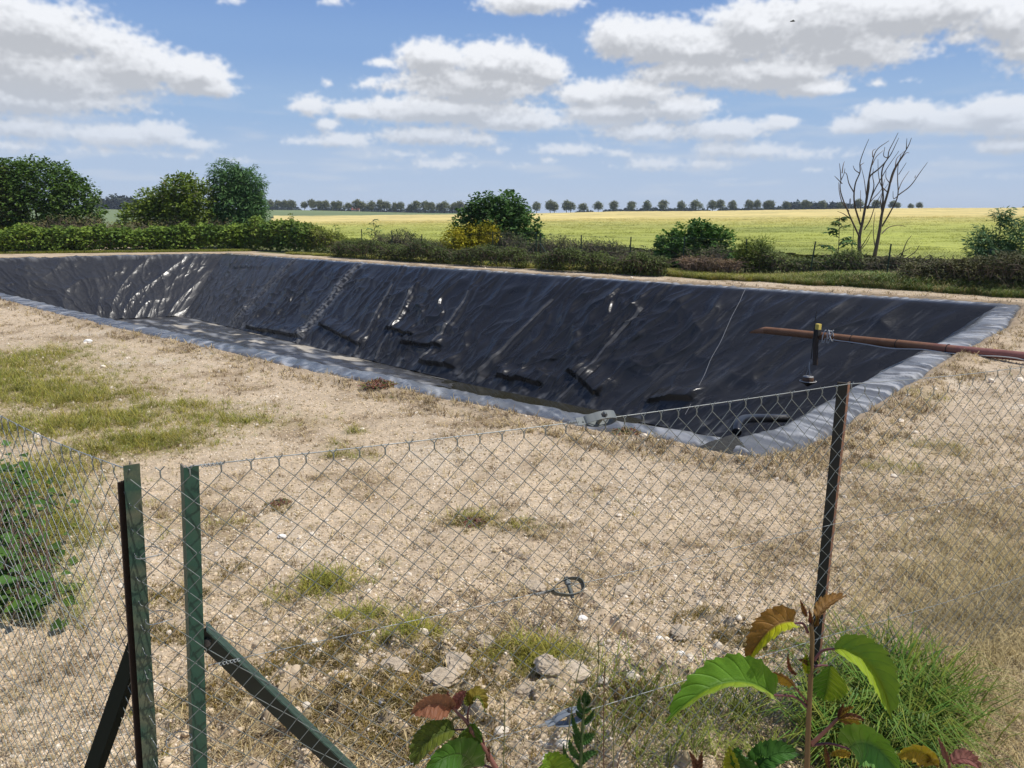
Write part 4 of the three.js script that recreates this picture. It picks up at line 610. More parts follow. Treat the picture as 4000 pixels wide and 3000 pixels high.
wood('low dark blue green wood on the horizon behind the avenue, middle', [zw(2000, 560, 690, 732, 752), zw(2000, 800, 960, 718, 745), zw(2000, 960, 1140, 712, 742), zw(2000, 1140, 1330, 708, 740), zw(2000, 1330, 1560, 705, 738), zw(2000, 1560, 1690, 715, 738)], 640, [.03, .05, .03], [.055, .075, .045]);
wood('dark wood rising behind the avenue at the right of the horizon', [zw(2000, 1800, 2020, 708, 732), zw(2000, 2000, 2230, 705, 730), zw(3000, 20, 120, 690, 722), zw(3000, 180, 420, 650, 722), zw(3000, 400, 600, 660, 720), zw(3000, 560, 720, 665, 720), zw(3000, 700, 960, 690, 718)], 600, [.03, .048, .026], [.06, .078, .042]);
wood('hazy wood behind the avenue at the left of the horizon', [[1060, 1160, 812, 832], [1230, 1340, 815, 834], [1360, 1480, 818, 836], [1480, 1640, 822, 838], [1640, 1830, 826, 840]], 640, [.04, .06, .04], [.06, .08, .055]);
wood('far trees in the gap between the big round tree and the elder', [[360, 420, 788, 812], [405, 470, 790, 810], [425, 462, 772, 805], [455, 500, 768, 806], [490, 530, 780, 812], [330, 370, 792, 812]], 560, [.04, .06, .035], [.08, .10, .06]);
{ // spire shaped conifer
  const d = 540, b = at(407, 812, d), g = base('conifer', b); const mb = new MB(); const h = px2m(34, d); for (let k = 0; k < 420; k++) { const t = rnd(), r = (1 - t) * h * .26, a = rnd() * 6.28; leafQuad(mb, V(Math.cos(a) * r * .6, t * h + .2, Math.sin(a) * r * .6), V(Math.cos(a), -.4, Math.sin(a)).normalize(), V(0, 1, .3).normalize(), .9, .6, vary([.02, .035, .03], .2)); } mb.build('crown', M.leaf, g); stemsMB([[[V(0, -.5, 0), V(0, h * .4, 0), V(0, h * .9, 0)], .25, .05]], [.06, .05, .04]).build('trunk', M.wood, g); tag(g, 'single dark spire shaped conifer on the left horizon', 'tree');
}
{ // low farm building with a red roof
  const d = 500, b = at(1390, 829, d), g = base('farm_building', V(b.x, terrain(b.x, 452) - .4, b.z)); tag(g, 'tiny farm building with a red brown roof under the avenue at left', 'building');
  const w = new MB(), rf = new MB(); const X = 2.4, Zd = 1.6, H = 1.6, R = 2.9; const wc = [.35, .30, .26], rc = [.22, .08, .055]; const c = [[-X, -Zd], [X, -Zd], [X, Zd], [-X, Zd]]; for (let i = 0; i < 4; i++) { const [a, e] = c[i], [f, h] = c[(i + 1) % 4]; w.quad(w.v(a, 0, e, wc), w.v(f, 0, h, wc), w.v(f, H, h, wc), w.v(a, H, e, wc)); } for (const s of [-1, 1]) { const x = X * s; w.tri(w.v(x, H, -Zd, wc), w.v(x, H, Zd, wc), w.v(x, R - .1, 0, wc)); rf.quad(rf.v(-X - .2, H - .1, s * (Zd + .2), rc), rf.v(X + .2, H - .1, s * (Zd + .2), rc), rf.v(X + .2, R, 0, rc), rf.v(-X - .2, R, 0, rc)); } w.build('wall', std({ side: THREE.DoubleSide }), g, true); rf.build('roof', std({ side: THREE.DoubleSide }), g, true);
}
{ // slim mast on the right horizon
  const d = 590, b = at(3317, 829, d), g = base('radio_mast', V(b.x, b.y, b.z)); tag(g, 'slim grey mast with a thick head on the horizon behind the dead tree', 'mast'); const h = px2m(52, d); const mb = new MB(); mb.tube([V(0, -3, 0), V(0, h, 0)], (t) => lerp(.34, .2, t), 8, [.22, .23, .24]); mb.build('pole', std(), g); const hd = new MB(); hd.tube([V(0, h * .66, 0), V(0, h * .95, 0)], .6, 10, [.26, .27, .28]); hd.build('antenna_head', std(), g);
}
{ // bird high in the sky
  const p = at(3095, 83, 70), g = base('bird', p); tag(g, 'tiny dark bird gliding against the big cloud at upper right', 'bird'); const mb = new MB(), c = [.03, .03, .03]; mb.tube([V(-.2, 0, 0), V(-.08, 0, 0), V(.08, .01, 0), V(.2, .02, 0), V(.25, .01, 0)], (t) => .015 + .045 * Math.sin(Math.min(1, t * 1.1) * Math.PI), 8, c); mb.build('body', std(), g); for (const s of [-1, 1]) { const w = new MB(); const q = [[.09, 0, 0], [.06, .06, .22 * s], [-.06, .03, .42 * s], [-.08, .04, .2 * s], [-.07, 0, 0]].map(a => w.v(a[0], a[1], a[2], c)); w.tri(q[0], q[1], q[4]); w.tri(q[1], q[3], q[4]); w.tri(q[1], q[2], q[3]); w.build('wing', std({ side: THREE.DoubleSide }), g); }
}

/* ---------- ground cover: stones, straw, grass ---------- */
function blades(n, len, wid, spread, lie, r) { // a tuft of n bent blades
  const mb = new MB(); for (let k = 0; k < n; k++) { const a = r() * 6.28, L = len * (.5 + r() * .8), b = V((r() - .5) * spread, 0, (r() - .5) * spread), o = V(Math.cos(a), 0, Math.sin(a)), s = V(-o.z, 0, o.x).multiplyScalar(wid / 2), up = lerp(1, .16, lie) * (.7 + .5 * r()), c = [1, 1, 1].map(() => .75 + .5 * r() * 1); c[1] = c[0]; c[2] = c[0];
    const p = [b, b.clone().add(V(o.x * L * .22, L * .5 * up, o.z * L * .22)), b.clone().add(V(o.x * L * .55, L * .85 * up, o.z * L * .55)), b.clone().add(V(o.x * L * .95, L * (.9 - .35 * r()) * up, o.z * L * .95))];
    const l = [], w = [1, .9, .6]; for (let q = 0; q < 3; q++) l.push([mb.v(p[q].x - s.x * w[q], p[q].y, p[q].z - s.z * w[q], c), mb.v(p[q].x + s.x * w[q], p[q].y, p[q].z + s.z * w[q], c)]); const t = mb.v(p[3].x, p[3].y, p[3].z, c); mb.quad(l[0][0], l[0][1], l[1][1], l[1][0]); mb.quad(l[1][0], l[1][1], l[2][1], l[2][0]); mb.tri(l[2][0], l[2][1], t); } return mb.geo();
}
function scatter(name, label, geo, mat, items) { // items: [x, y, z, scale, turn, r, g, b, tiltX, tiltZ, scaleY]
  const o = new THREE.InstancedMesh(geo, mat, items.length), m = new THREE.Matrix4(), q = new THREE.Quaternion(), e = new THREE.Euler(), c = new THREE.Color(), s = V(1, 1, 1);
  items.forEach((t, i) => { e.set(t[8] || 0, t[4], t[9] || 0); q.setFromEuler(e); s.set(t[3], t[3] * (t[10] || 1), t[3]); m.compose(V(t[0], t[1], t[2]), q, s); o.setMatrixAt(i, m); o.setColorAt(i, c.setRGB(t[5], t[6], t[7])); });
  shadows(o); return tag(top(name, o), label, null, null, 'stuff');
}
function stoneGeo(seed, detail = 1) { const g = new THREE.IcosahedronGeometry(1, detail), p = g.attributes.position, v = V(0, 0, 0); for (let i = 0; i < p.count; i++) { v.fromBufferAttribute(p, i); const k = 1 + .35 * noise(v.x * 1.6 + seed, v.y * 1.6 + v.z * 1.3) + .16 * noise(v.x * 4 + seed, v.z * 4 + v.y * 3); p.setXYZ(i, v.x * k * 1.15, v.y * k * .68, v.z * k * .92); } const n = p.count, col = new Float32Array(n * 3).fill(1); g.setAttribute('color', new THREE.BufferAttribute(col, 3)); g.computeVertexNormals(); return g; }
const gr = rng(404);
function spot(dmin, dmax, amax = .78) { // random place on the visible soil, denser near
  for (;;) { const d = dmin * Math.pow(dmax / dmin, gr()), x = (gr() * 2 - 1) * amax * d; if (pondSide(x, d) > -.06) continue; if (fieldEdge(x, d) > 2.2 && d > 12) continue; return [x, d]; }
}
{
  const white = [], brown = [];
  for (let k = 0; k < 60000; k++) { const [x, d] = spot(2.0, 30), z = fbm(x * .8 + 90, d * .8 + 3, 3); if (gr() > .55 + 1.2 * z) continue; const big = gr(), s = (.0024 + .004 * big * big + (big > .985 ? .009 * gr() : 0) + (big > .9985 ? .016 * gr() : 0)) * (1 + d * .045); const l = .75 + .4 * gr(); white.push([x, groundH(x, d) + s * .3, -d, s, gr() * 6.28, .72 * l, .62 * l, .48 * l, gr() * .8, gr() * .8]); }
  for (let k = 0; k < 90000; k++) { const [x, d] = spot(2.0, 26), big = gr(), near = sstep(4.6, 2.6, d); const s = (.0026 + .0055 * big * big + near * (big > .98 ? .013 * gr() : 0)) * (1 + d * .045), l = .7 + .55 * gr(), dk = gr() < .28 ? .55 : 1; brown.push([x, groundH(x, d) + s * .15, -d, s, gr() * 6.28, .58 * l * dk, .455 * l * dk, .30 * l * dk * (dk < 1 ? .85 : 1), gr(), gr()]); }
  scatter('white_pebbles', 'white chalk and flint pebbles scattered over the soil', stoneGeo(3), std({ roughness: .85 }), white);
  scatter('soil_crumbs', 'small crumbs and clods of earth over the bare soil', stoneGeo(8), std({ roughness: 1 }), brown);
}
{ // dead straw, roots and stubble
  const straw = [], root = [], tuft = [];
  const g1 = (() => { const mb = new MB(); const c = [1, 1, 1]; mb.tube([V(-.5, 0, 0), V(-.15, .05, .04), V(.2, .03, .05), V(.5, .0, 0)], (t) => .011, 3, c); return mb.geo(); })();
  for (let k = 0; k < 64000; k++) {
    const [x, d] = spot(1.9, 22), s = pondSide(x, d), edge = s > -.45 ? 1 : 0, right = sstep(1.2, 3.5, x) * sstep(8, 3, d), den = .26 + .5 * sstep(0, .4, fbm(x * 1.3 + 40, d * 1.3, 4)) + .6 * right + .4 * edge + .3 * sstep(3.2, 2.3, d); if (gr() > den) continue;
    const L = (.03 + .07 * gr()) * (1 + d * .045) * (right > .4 ? 1.3 : 1), l = .55 + .7 * gr(), dk = gr() < .3; straw.push([x, groundH(x, d) + .006 + .012 * gr(), -d, L, gr() * 6.28, (dk ? .22 : .60) * l, (dk ? .145 : .48) * l, (dk ? .08 : .27) * l, (gr() - .5) * .5, (gr() - .5) * .9, .8]);
  }
  scatter('straw_litter', 'dead straw and root bits lying over the bare soil', g1, M.dry, straw);
  const tg = blades(9, .06, .004, .05, .3, rng(5));
  for (let k = 0; k < 26000; k++) { const [x, d] = spot(2.0, 24), s = pondSide(x, d), edge = s > -.5 ? 1 : 0, right = sstep(1.0, 3.2, x) * sstep(9, 3, d), den = .10 + .55 * sstep(.02, .4, fbm(x * 1.3 + 40, d * 1.3, 4)) + .55 * edge + .5 * right; if (gr() > den) continue; const l = .6 + .6 * gr(), dk = gr() < .4; tuft.push([x, groundH(x, d) - .004, -d, (.45 + .6 * gr() + (edge ? .35 : 0)) * (1 + d * .03), gr() * 6.28, (dk ? .22 : .46) * l, (dk ? .15 : .35) * l, (dk ? .07 : .17) * l]); }
  scatter('dead_stubble', 'short dead brown grass stubble on the soil and along the liner edge', tg, M.dry, tuft);
}
{ // green grass on the soil
  const it = [], mo = [], tg = blades(12, .13, .005, .09, .35, rng(15)), mg = blades(16, .03, .004, .05, .2, rng(16));
  for (let k = 0; k < 120000; k++) { const [x, d] = spot(1.8, 14, .95), q = greenery(x, d) + .02 * (fbm(x * 2, d * 2, 2) > .3 ? 1 : 0); if (gr() > q * .8 * (1 + 1.0 * fbm(x * 2.4, d * 2.4, 3))) continue; const l = .65 + .6 * gr(), y = gr(); it.push([x, groundH(x, d) - .005, -d, (.4 + .7 * gr()) * (.5 + .6 * Math.min(1, q)), gr() * 6.28, lerp(.20, .42, y) * l, lerp(.24, .345, y) * l, lerp(.03, .065, y) * l]); }
  scatter('grass_patches', 'yellow green grass patches on the soil at the left', tg, M.grass, it);
  for (let k = 0; k < 60000; k++) { const [x, d] = spot(1.9, 6), q = moss(x, d); if (gr() > q * .8) continue; const l = .6 + .7 * gr(), y = gr(); mo.push([x, groundH(x, d), -d, .5 + .6 * gr(), gr() * 6.28, lerp(.14, .26, y) * l, lerp(.12, .17, y) * l, .035 * l]); }
  scatter('moss_patches', 'olive brown moss patches on the near soil', mg, M.grass, mo);
  // verge beyond the pond
  const vg = [], tall = blades(14, .30, .011, .22, .05, rng(17));
  for (let k = 0; k < 42000; k++) { const s = -9 + gr() * 42, o = 1.6 + 2.6 * gr() * gr() + (s > 12 ? .1 : 0), [x, d] = verge(s, o); const n = fbm(x * .9, d * .9, 2); if (o < 1.9 + .5 * n) continue; const lush = sstep(8, 4, s) * sstep(-6, -3, s), l = .65 + .6 * gr(), y = gr(); vg.push([x, groundH(x, d) - .01, -d, (.35 + .5 * gr() + .9 * lush * sstep(1.9, 2.8, o)) * (1 - .35 * (s > 16)), gr() * 6.28, ...(gr() < .22 ? [.42 * l, .34 * l, .15 * l] : [lerp(lerp(.20, .36, y), .10 + .12 * y, lush) * l, lerp(lerp(.26, .32, y), .18 + .09 * y, lush) * l, .035 * l])]); }
  for (let k = 0; k < 6000; k++) { const t = gr(), x = lerp(-36, -14.5, t), d = lerp(38.2, 43.6, t) + 1.1 * gr(); const l = .65 + .6 * gr(); vg.push([x, groundH(x, d) - .01, -d, .3 + .35 * gr(), gr() * 6.28, .26 * l, .28 * l, .04 * l]); }
  scatter('grass_verge', 'strip of green grass beyond the far rim below the fence', tall, M.grass, vg);
  // barley ears standing proud of the field
  const ba = [], bg = blades(10, .42, .014, .4, .55, rng(18));
  for (let k = 0; k < 60000; k++) { const d = 25 * Math.pow(5.2, gr()), x = lerp(-.42, .8, gr()) * d; if (!inBarley(x, d)) continue; const c = barleyCol(x, d), l = .8 + .5 * gr(); ba.push([x, terrain(x, d) + .42 + .13 * fbm(x * .55, d * .4, 3) - .15 * tram(x, d), -d, (.55 + .4 * gr()) * (1 + d * .008), gr() * 6.28, c[0] * l, c[1] * l, c[2] * l]); }
  scatter('barley', 'ripening barley stalks and ears standing over the field', bg, M.grass, ba);
  // long grass by the camera side of the fence
  const lg = [], gg = blades(7, .36, .007, .09, .15, rng(19)), dg = blades(9, .28, .004, .07, .35, rng(20)), dl = [];
  for (let k = 0; k < 420; k++) { const [px, py] = [3430 + 190 * gauss(), 2860 + 170 * gauss()], p = gnd(px + gauss() * 90, py); if (py > 3150 || py < 2480) continue; const l = .6 + .6 * gr(); lg.push([p.x, groundH(p.x, -p.z) - .01, p.z, .45 + .65 * gr(), gr() * 6.28, (.10 + .12 * gr()) * l, .235 * l, .028 * l]); }
  for (let k = 0; k < 110; k++) { const p = gnd(2250 + 800 * gr(), 2700 + 340 * gr()), l = .6 + .6 * gr(); lg.push([p.x, groundH(p.x, -p.z) - .01, p.z, .3 + .45 * gr(), gr() * 6.28, .24 * l, .28 * l, .04 * l]); }
  scatter('long_grass', 'fresh green long grass by the fence behind the big sapling', gg, M.grass, lg);
  for (let k = 0; k < 2700; k++) { const p = gnd(3820 + 420 * gauss(), 2420 + 520 * gauss()), d = -p.z; if (d < 1.6 || d > 9) continue; if (pondSide(p.x, d) > -.5) continue; const l = .6 + .6 * gr(), y = gr(); dl.push([p.x, groundH(p.x, d) - .01, p.z, .2 + .4 * gr(), gr() * 6.28, lerp(.58, .38, y) * l, lerp(.46, .29, y) * l, lerp(.24, .11, y) * l]); }
  for (let k = 0; k < 420; k++) { const p = gnd(-150 + 520 * gr(), 1900 + 560 * gr()), d = -p.z; const l = .6 + .6 * gr(), y = gr(); dl.push([p.x, groundH(p.x, d) - .01, p.z, .2 + .45 * gr(), gr() * 6.28, lerp(.52, .30, y) * l, lerp(.44, .34, y) * l, lerp(.2, .05, y) * l]); }
  scatter('dry_grass', 'straw coloured dry grass lying on the ground by the fences', dg, M.dry, dl);
}
/* loose clods and stones one can point at */
{
  const cl = [[2225, 2655, .095, 'largest pale clod of chalky earth between the middle and bottom wire tensioners'], [1790, 2610, .08, 'rough clod left of centre in the near soil uphill of the red leaves'], [1725, 2670, .085, 'lumpy clod with a dark shaded left side near the left sapling'], [2140, 2665, .07, 'crumbly clod touching the left side of the largest pale clod'], [1770, 2500, .075, 'cracked clod uphill of the row of near clods'], [1900, 2520, .065, 'small clod among moss uphill of the row of near clods'], [2060, 2710, .06, 'low clod nearest to the lower wire tensioner'], [2080, 2300, .075, 'flat earth slab just left of the middle wire tensioner'], [2440, 2310, .08, 'tan earth slab right of the middle wire tensioner'], [1545, 2610, .075, 'small dark clod left of the row of near clods'], [2660, 2480, .06, 'crumbled clod right of the long crack in the soil']];
  cl.forEach(([px, py, r, say], i) => { const p = gnd(px, py), g = stoneGeo(20 + i * 3.7, 4), P = g.attributes.position; for (let k = 0; k < P.count; k++) { const x = P.getX(k), y = P.getY(k), z = P.getZ(k), n = 1 + .22 * noise(x * 4 + i, z * 4 + y * 3) + .16 * noise(x * 9 + i, z * 9 + y * 7) + .10 * noise(x * 19, y * 19 + z * 13); P.setXYZ(k, x * n * 1.1, y * n * .72, z * n); } g.computeVertexNormals(); const o = shadows(new THREE.Mesh(g, std({ color: new THREE.Color().setRGB(.56 + .08 * (i === 0), .45 + .08 * (i === 0), .315 + .07 * (i === 0)), roughness: 1, bumpMap: fineB, bumpScale: .01, map: fine }))); o.position.set(p.x, groundH(p.x, -p.z) + r * .08, p.z); o.scale.setScalar(r * .8); o.rotation.y = i * 1.7; tag(top('earth_clod', o), say, 'clod'); });
  const st = [[1103, 2102, .028, 'single white stone seen through the mesh above the green brace'], [2275, 2430, .028, 'white stone right of the middle tensioner in the soil'], [2658, 2562, .024, 'white stone near the left big leaf of the sapling'], [1495, 2770, .02, 'small white stone below the moss at lower left'], [2575, 2510, .02, 'white stone at the lower end of the long crack'], [345, 1340, .07, 'pale lump of chalk lying on the soil at the upper left']];
  st.forEach(([px, py, r, say], i) => { const p = gnd(px, py), o = shadows(new THREE.Mesh(stoneGeo(70 + i * 2.3, 2), std({ color: new THREE.Color().setRGB(.8, .76, .68), roughness: .8 }))); o.position.set(p.x, groundH(p.x, -p.z) + r * .4, p.z); o.scale.setScalar(r * .8); tag(top('white_stone', o), say, 'stone'); });
  const db = [[1100, 1965, .05, 'dark matted root ball on the soil right of the green posts'], [1840, 2040, .07, 'dark tuft of dead grass roots in the middle of the bare soil'], [1480, 1525, .16, 'brown sod of dead grass at the liner edge'], [2450, 1708, .11, 'brown sod lying on the liner edge right of the top tensioner']];
  db.forEach(([px, py, r, say], i) => { const p = gnd(px, py), mb = new MB(), y0 = groundH(p.x, -p.z); const rr = rng(900 + i); for (let k = 0; k < 260; k++) { const a = rr() * 6.28, q = Math.sqrt(rr()), b = V(Math.cos(a) * q * r, 0, Math.sin(a) * q * r * .8), c = [.20, .13, .065].map(v => v * (.5 + rr())); mb.tube([b, b.clone().add(V((rr() - .5) * r * .7, r * (.5 - .35 * q) * (.6 + rr()), (rr() - .5) * r * .7)), b.clone().add(V((rr() - .5) * r * 1.5, r * .25 * rr(), (rr() - .5) * r * 1.5))], .002 + r * .012, 3, c, false); } const o = mb.build('sod', M.dry); o.position.set(p.x, y0, p.z); tag(top('sod', o), say, 'sod'); });
}
/* ---------- near fence ---------- */
const wireMat = std({ roughness: .45, metalness: .35 }), WC = [.20, .22, .20];
const pA = at(509, 1815, 1.80), pB = at(745, 1822, 1.83), pC = at(3312, 1497, 2.78), pD = at(4180, 1440, 3.42), pE = at(4900, 1395, 4.1), pL = at(-40, 1598, 2.40), pM = at(-520, 1420, 3.1);
const HT = EYE - .61; // height of the top wire
const flat = (p, h) => V(p.x, h, p.z);
function meshPanel(P, n, h0, h1, sag, mb, seed, off) { // woven diamonds between two plan points
  const rows = Math.round((h1 - h0) / .067) * 2, a = P[0], b = P[1], nrm = V(b.z - a.z, 0, a.x - b.x).normalize(); if (nrm.z < 0) nrm.negate();
  for (let k = 0; k < n; k++) {
    const pts = [];
    const pt = (u, t) => { const w = .006 * noise(u * n * .6 + seed, t * 9) , q = a.clone().lerp(b, clamp(u, -.01, 1.01)); const top_ = h1(u), bot = h0; void bot; q.y = lerp(h0, top_ - sag(u), t) + .005 * noise(u * n * .4, t * 6 + seed); q.addScaledVector(nrm, off + w + .008 * noise(u * 3 + seed, t * 3)); q.x += .004 * noise(u * n * .8 + seed, t * 12); return q; };
    const R = 40; for (let j = 0; j <= R; j++) { const u = (k + ((j + k) & 1)) / n, t = j / R; const p = pt(u, t); const e = .0017 * (((j + k) & 1) ? 1 : -1); p.addScaledVector(nrm, e); if (j < R) { // round the bend a little: over and under the neighbour
      const e2 = (j + k) & 1, q0 = pt((k + e2 + (e2 ? -.06 : .06)) / n, (j + .06) / R); if (j) { const qm = pt((k + e2 + (e2 ? -.06 : .06)) / n, (j - .06) / R); qm.addScaledVector(nrm, e); pts.push(qm); } pts.push(p); q0.addScaledVector(nrm, -e); pts.push(q0); } else pts.push(p); }
    mb.tube(pts, .0012, 4, (t, s) => WC, false);
    if (!((k + R) & 1)) continue; // two wires are twisted together at every other end
    // twisted top end with two prongs
    const tp = pt((k + 1) / n, 1), dirU = b.clone().sub(a).normalize(), tw = tp.clone().add(V(0, .017, 0)); mb.tube([tp, tp.clone().addScaledVector(nrm, .002).add(V(0, .009, 0)), tw], .0021, 4, WC, false);
    for (const s of [-1, 1]) mb.tube([tw, tw.clone().addScaledVector(dirU, s * .011).add(V(0, .012 + .005 * noise(k * 1.7, s), 0))], .0015, 4, WC);
  }
}
function steelPost(parent, name, topP, botP, turn, prof, col, mat) { // prof: list of plan rectangles [x0, z0, x1, z1]
  const mb = new MB(), O = parent.position, c = Math.cos(turn), s = Math.sin(turn); const P = (x, z, e) => { const q = e ? topP : botP; return [q.x + x * c + z * s - O.x, q.y - O.y, q.z - x * s + z * c - O.z]; };
  for (const [x0, z0, x1, z1] of prof) { const C = [[x0, z0], [x1, z0], [x1, z1], [x0, z1]], N = 70; for (let i = 0; i < 4; i++) { const [ax, az] = C[i], [bx, bz] = C[(i + 1) % 4]; for (let k = 0; k < N; k++) { const q = [[ax, az, k / N], [bx, bz, k / N], [bx, bz, (k + 1) / N], [ax, az, (k + 1) / N]].map(([x, z, t]) => { const a = P(x, z, 0), b = P(x, z, 1); return mb.v(lerp(a[0], b[0], t), lerp(a[1], b[1], t), lerp(a[2], b[2], t), typeof col === 'function' ? col(t, x, z) : col, (x + z) * 6, t * 1.4 * 6); }); mb.quad(...q); } } const u = C.map(([x, z]) => { const a = P(x, z, 1); return mb.v(a[0], a[1], a[2], [.16, .13, .09]); }); mb.quad(...u); }
  return mb.build(name, mat, parent, true);
}
const paint = tex(256, (u, v) => { const a = tileNoise(u, v, 5, 4, 3), b = tileNoise(u, v, 20, 3, 8), chip = sstep(.42, .5, tileNoise(u, v, 11, 4, 30) + .3 * b); const l = .9 + .2 * a + .12 * b; return [lerp(l, 1.0, chip), lerp(l, .6, chip), lerp(l, .4, chip)]; });
const paintWorn = tex(256, (u, v) => { const a = tileNoise(u, v, 8, 4, 3), b = tileNoise(u, v, 30, 3, 8), w = sstep(-.05, .3, a + .6 * b); return [lerp(.75, 1, w), lerp(.75, .95, w), lerp(.7, .8, w)]; });
const postMat = std({ map: paint, roughness: .5 }), wornMat = std({ map: paintWorn, roughness: .75 });
const run = V(pC.x - pB.x, 0, pC.z - pB.z).normalize(), runTurn = Math.atan2(-run.z, run.x); // direction of the right hand run
const toward = (px, py, d, h) => { const p = at(px, py, d); p.y = h; return p; };
const fenceR = base('chain_link_fence', flat(pB, 0)); tag(fenceR, 'near chain link fence from a green braced post to a rusty post at right', 'fence');
const fenceL = base('chain_link_fence', flat(pA, 0)); tag(fenceL, 'side run of chain link fence leaving the weathered corner post to the left', 'fence');
{
  const botB = toward(797, 3653, 1.83, -.1), topB = pB.clone();
  steelPost(fenceR, 'post', topB, botB, runTurn * .5 + .38, [[-.017, -.002, .019, .002], [-.017, -.040, -.013, -.002]], (t, x) => { const n = noise(t * 40, x * 60) + .6 * noise(t * 110, x * 140), r = sstep(.42, .62, n), g = sstep(.0, .5, noise(t * 9 + 4, x * 20)) * .4; return [lerp(lerp(.022, .05, g), .13, r), lerp(lerp(.082, .078, g), .065, r), lerp(lerp(.053, .045, g), .035, r)]; }, postMat);
  const botC = toward(3168, 2846, 2.78, -.1), topC = pC.clone();
  steelPost(fenceR, 'post', topC, botC, -.65, [[-.037, -.004, .0, .0], [-.004, -.037, .0, -.004]], (t, x, z) => x > -.005 && z < -.003 ? [.26, .12, .07] : [.02, .022, .016], std({ map: paintWorn, roughness: .7 })).userData.label = 'dark post with one rusty side';
  { // brace of the green post
    const a = at(800, 2488, 1.86), q = run.clone().multiplyScalar(.66), b = V(a.x + q.x, -.08, a.z + q.z + .02); const ax = b.clone().sub(a).normalize(), sd = V(0, 1, 0).cross(ax).normalize(), up = ax.clone().cross(sd).normalize(); const mb = new MB(); const O = fenceR.position; a.addScaledVector(sd, 0).addScaledVector(ax, -.02);
    const bx = (s0, s1, u0, u1, col) => { const C = [[s0, u0], [s1, u0], [s1, u1], [s0, u1]]; const e = [a, b].map(p => C.map(([s, u]) => { const w = p.clone().addScaledVector(sd, s).addScaledVector(up, u).sub(O); return mb.v(w.x, w.y, w.z, col, s * 6, p === a ? 0 : 6); })); for (let i = 0; i < 4; i++) mb.quad(e[0][i], e[0][(i + 1) % 4], e[1][(i + 1) % 4], e[1][i]); mb.quad(...e[0]); mb.quad(...e[1]); };
    const upS = up.y > 0 ? 1 : -1; bx(-.002, .002, -.024, .024, [.012, .024, .017]); bx(.002, .026, upS * .020, upS * .024, [.04, .09, .065]); bx(-.026, -.002, upS * .020, upS * .024, [.04, .09, .065]);
    mb.build('brace', postMat, fenceR, true);
    const bt = new MB(); const e = a.clone().addScaledVector(ax, .035).sub(O); bt.tube([e.clone().add(V(0, 0, .006)), e.clone().add(V(0, 0, .014))], .011, 8, [.14, .13, .11]); bt.build('bolt', postMat, fenceR, true);
  }
  { // weathered corner post and its brace
    const botA = toward(621, 3653, 1.80, -.1), topA = pA.clone();
    steelPost(fenceL, 'post', topA, botA, runTurn * .6 + .3, [[-.016, -.002, .021, .002], [.0, -.034, .004, -.002]], (t, x) => { const w = sstep(.2, .9, noise(t * 9, 2) + .45 + .7 * noise(t * 60, x * 90) + .4 * noise(t * 140, x * 160)); return [lerp(.028, .13, w), lerp(.082, .14, w), lerp(.056, .09, w)]; }, wornMat);
    const t2 = topA.clone().add(V(-.028, -.045, -.012)), b2 = botA.clone().add(V(-.028, 0, -.012)); steelPost(fenceL, 'angle_iron', t2, b2, 1.15, [[-.016, -.002, .016, .002]], [.05, .032, .022], wornMat);
    const a = at(535, 2490, 1.84), dl = V(pL.x - pA.x, 0, pL.z - pA.z).normalize(), b = V(a.x + dl.x * .62, -.08, a.z + dl.z * .35); const ax = b.clone().sub(a).normalize(), sd = V(0, 1, 0).cross(ax).normalize(), up = ax.clone().cross(sd).normalize(), mb = new MB(), O = fenceL.position;
    const bx = (s0, s1, u0, u1, col) => { const C = [[s0, u0], [s1, u0], [s1, u1], [s0, u1]]; const e = [a, b].map(p => C.map(([s, u]) => { const w = p.clone().addScaledVector(sd, s).addScaledVector(up, u).sub(O); return mb.v(w.x, w.y, w.z, col); })); for (let i = 0; i < 4; i++) mb.quad(e[0][i], e[0][(i + 1) % 4], e[1][(i + 1) % 4], e[1][i]); mb.quad(...e[0]); mb.quad(...e[1]); };
    bx(-.002, .002, -.022, .022, [.008, .014, .010]); bx(-.03, -.002, -.022, -.018, [.008, .014, .010]); mb.build('brace', new THREE.MeshPhysicalMaterial({ vertexColors: true, roughness: .8, specularIntensity: .3 }), fenceL, true);
  }
  const meshR = new MB(), meshL = new MB(), sagR = (u) => .02 + .012 * Math.sin(u * Math.PI), O = fenceR.position;
  const rel = (p, F) => p.clone().sub(F.position);
  const panel = (mb, F, a, b, n, h1, seed, off) => meshPanel([rel(flat(a, 0), F), rel(flat(b, 0), F)], n, .0, h1, () => .022, mb, seed, off);
  const sagTop = (u) => HT - .013 * Math.sin(u * Math.PI) * 1.2;
  panel(meshR, fenceR, pA, pB, 4, () => HT, 3, .014);
  panel(meshR, fenceR, pB, pC, 64, sagTop, 5, .014);
  panel(meshR, fenceR, pC, pD, 36, (u) => HT - .05 * Math.sin(Math.min(1, u * 1.6) * Math.PI) - .035 * u, 7, .014);
  panel(meshR, fenceR, pD, pE, 28, (u) => HT - .035, 8, .014);
  panel(meshL, fenceL, pA, pL, 30, (u) => HT - .012 * Math.sin(u * Math.PI), 9, .012);
  panel(meshL, fenceL, pL, pM, 32, () => HT, 10, .012);
  tag(meshR.build('wire_mesh', wireMat, fenceR), null, null, null, 'stuff'); tag(meshL.build('wire_mesh', wireMat, fenceL), null, null, null, 'stuff');
  // tension wires
  const tc = [.30, .32, .31]; const wirePts = (a, b, h, sag, F, n = 24) => { const q = []; for (let i = 0; i <= n; i++) { const t = i / n, p = a.clone().lerp(b, t); p.y = h(t) - sag * Math.sin(t * Math.PI); q.push(rel(p, F).add(V(0, 0, .006))); } return q; };
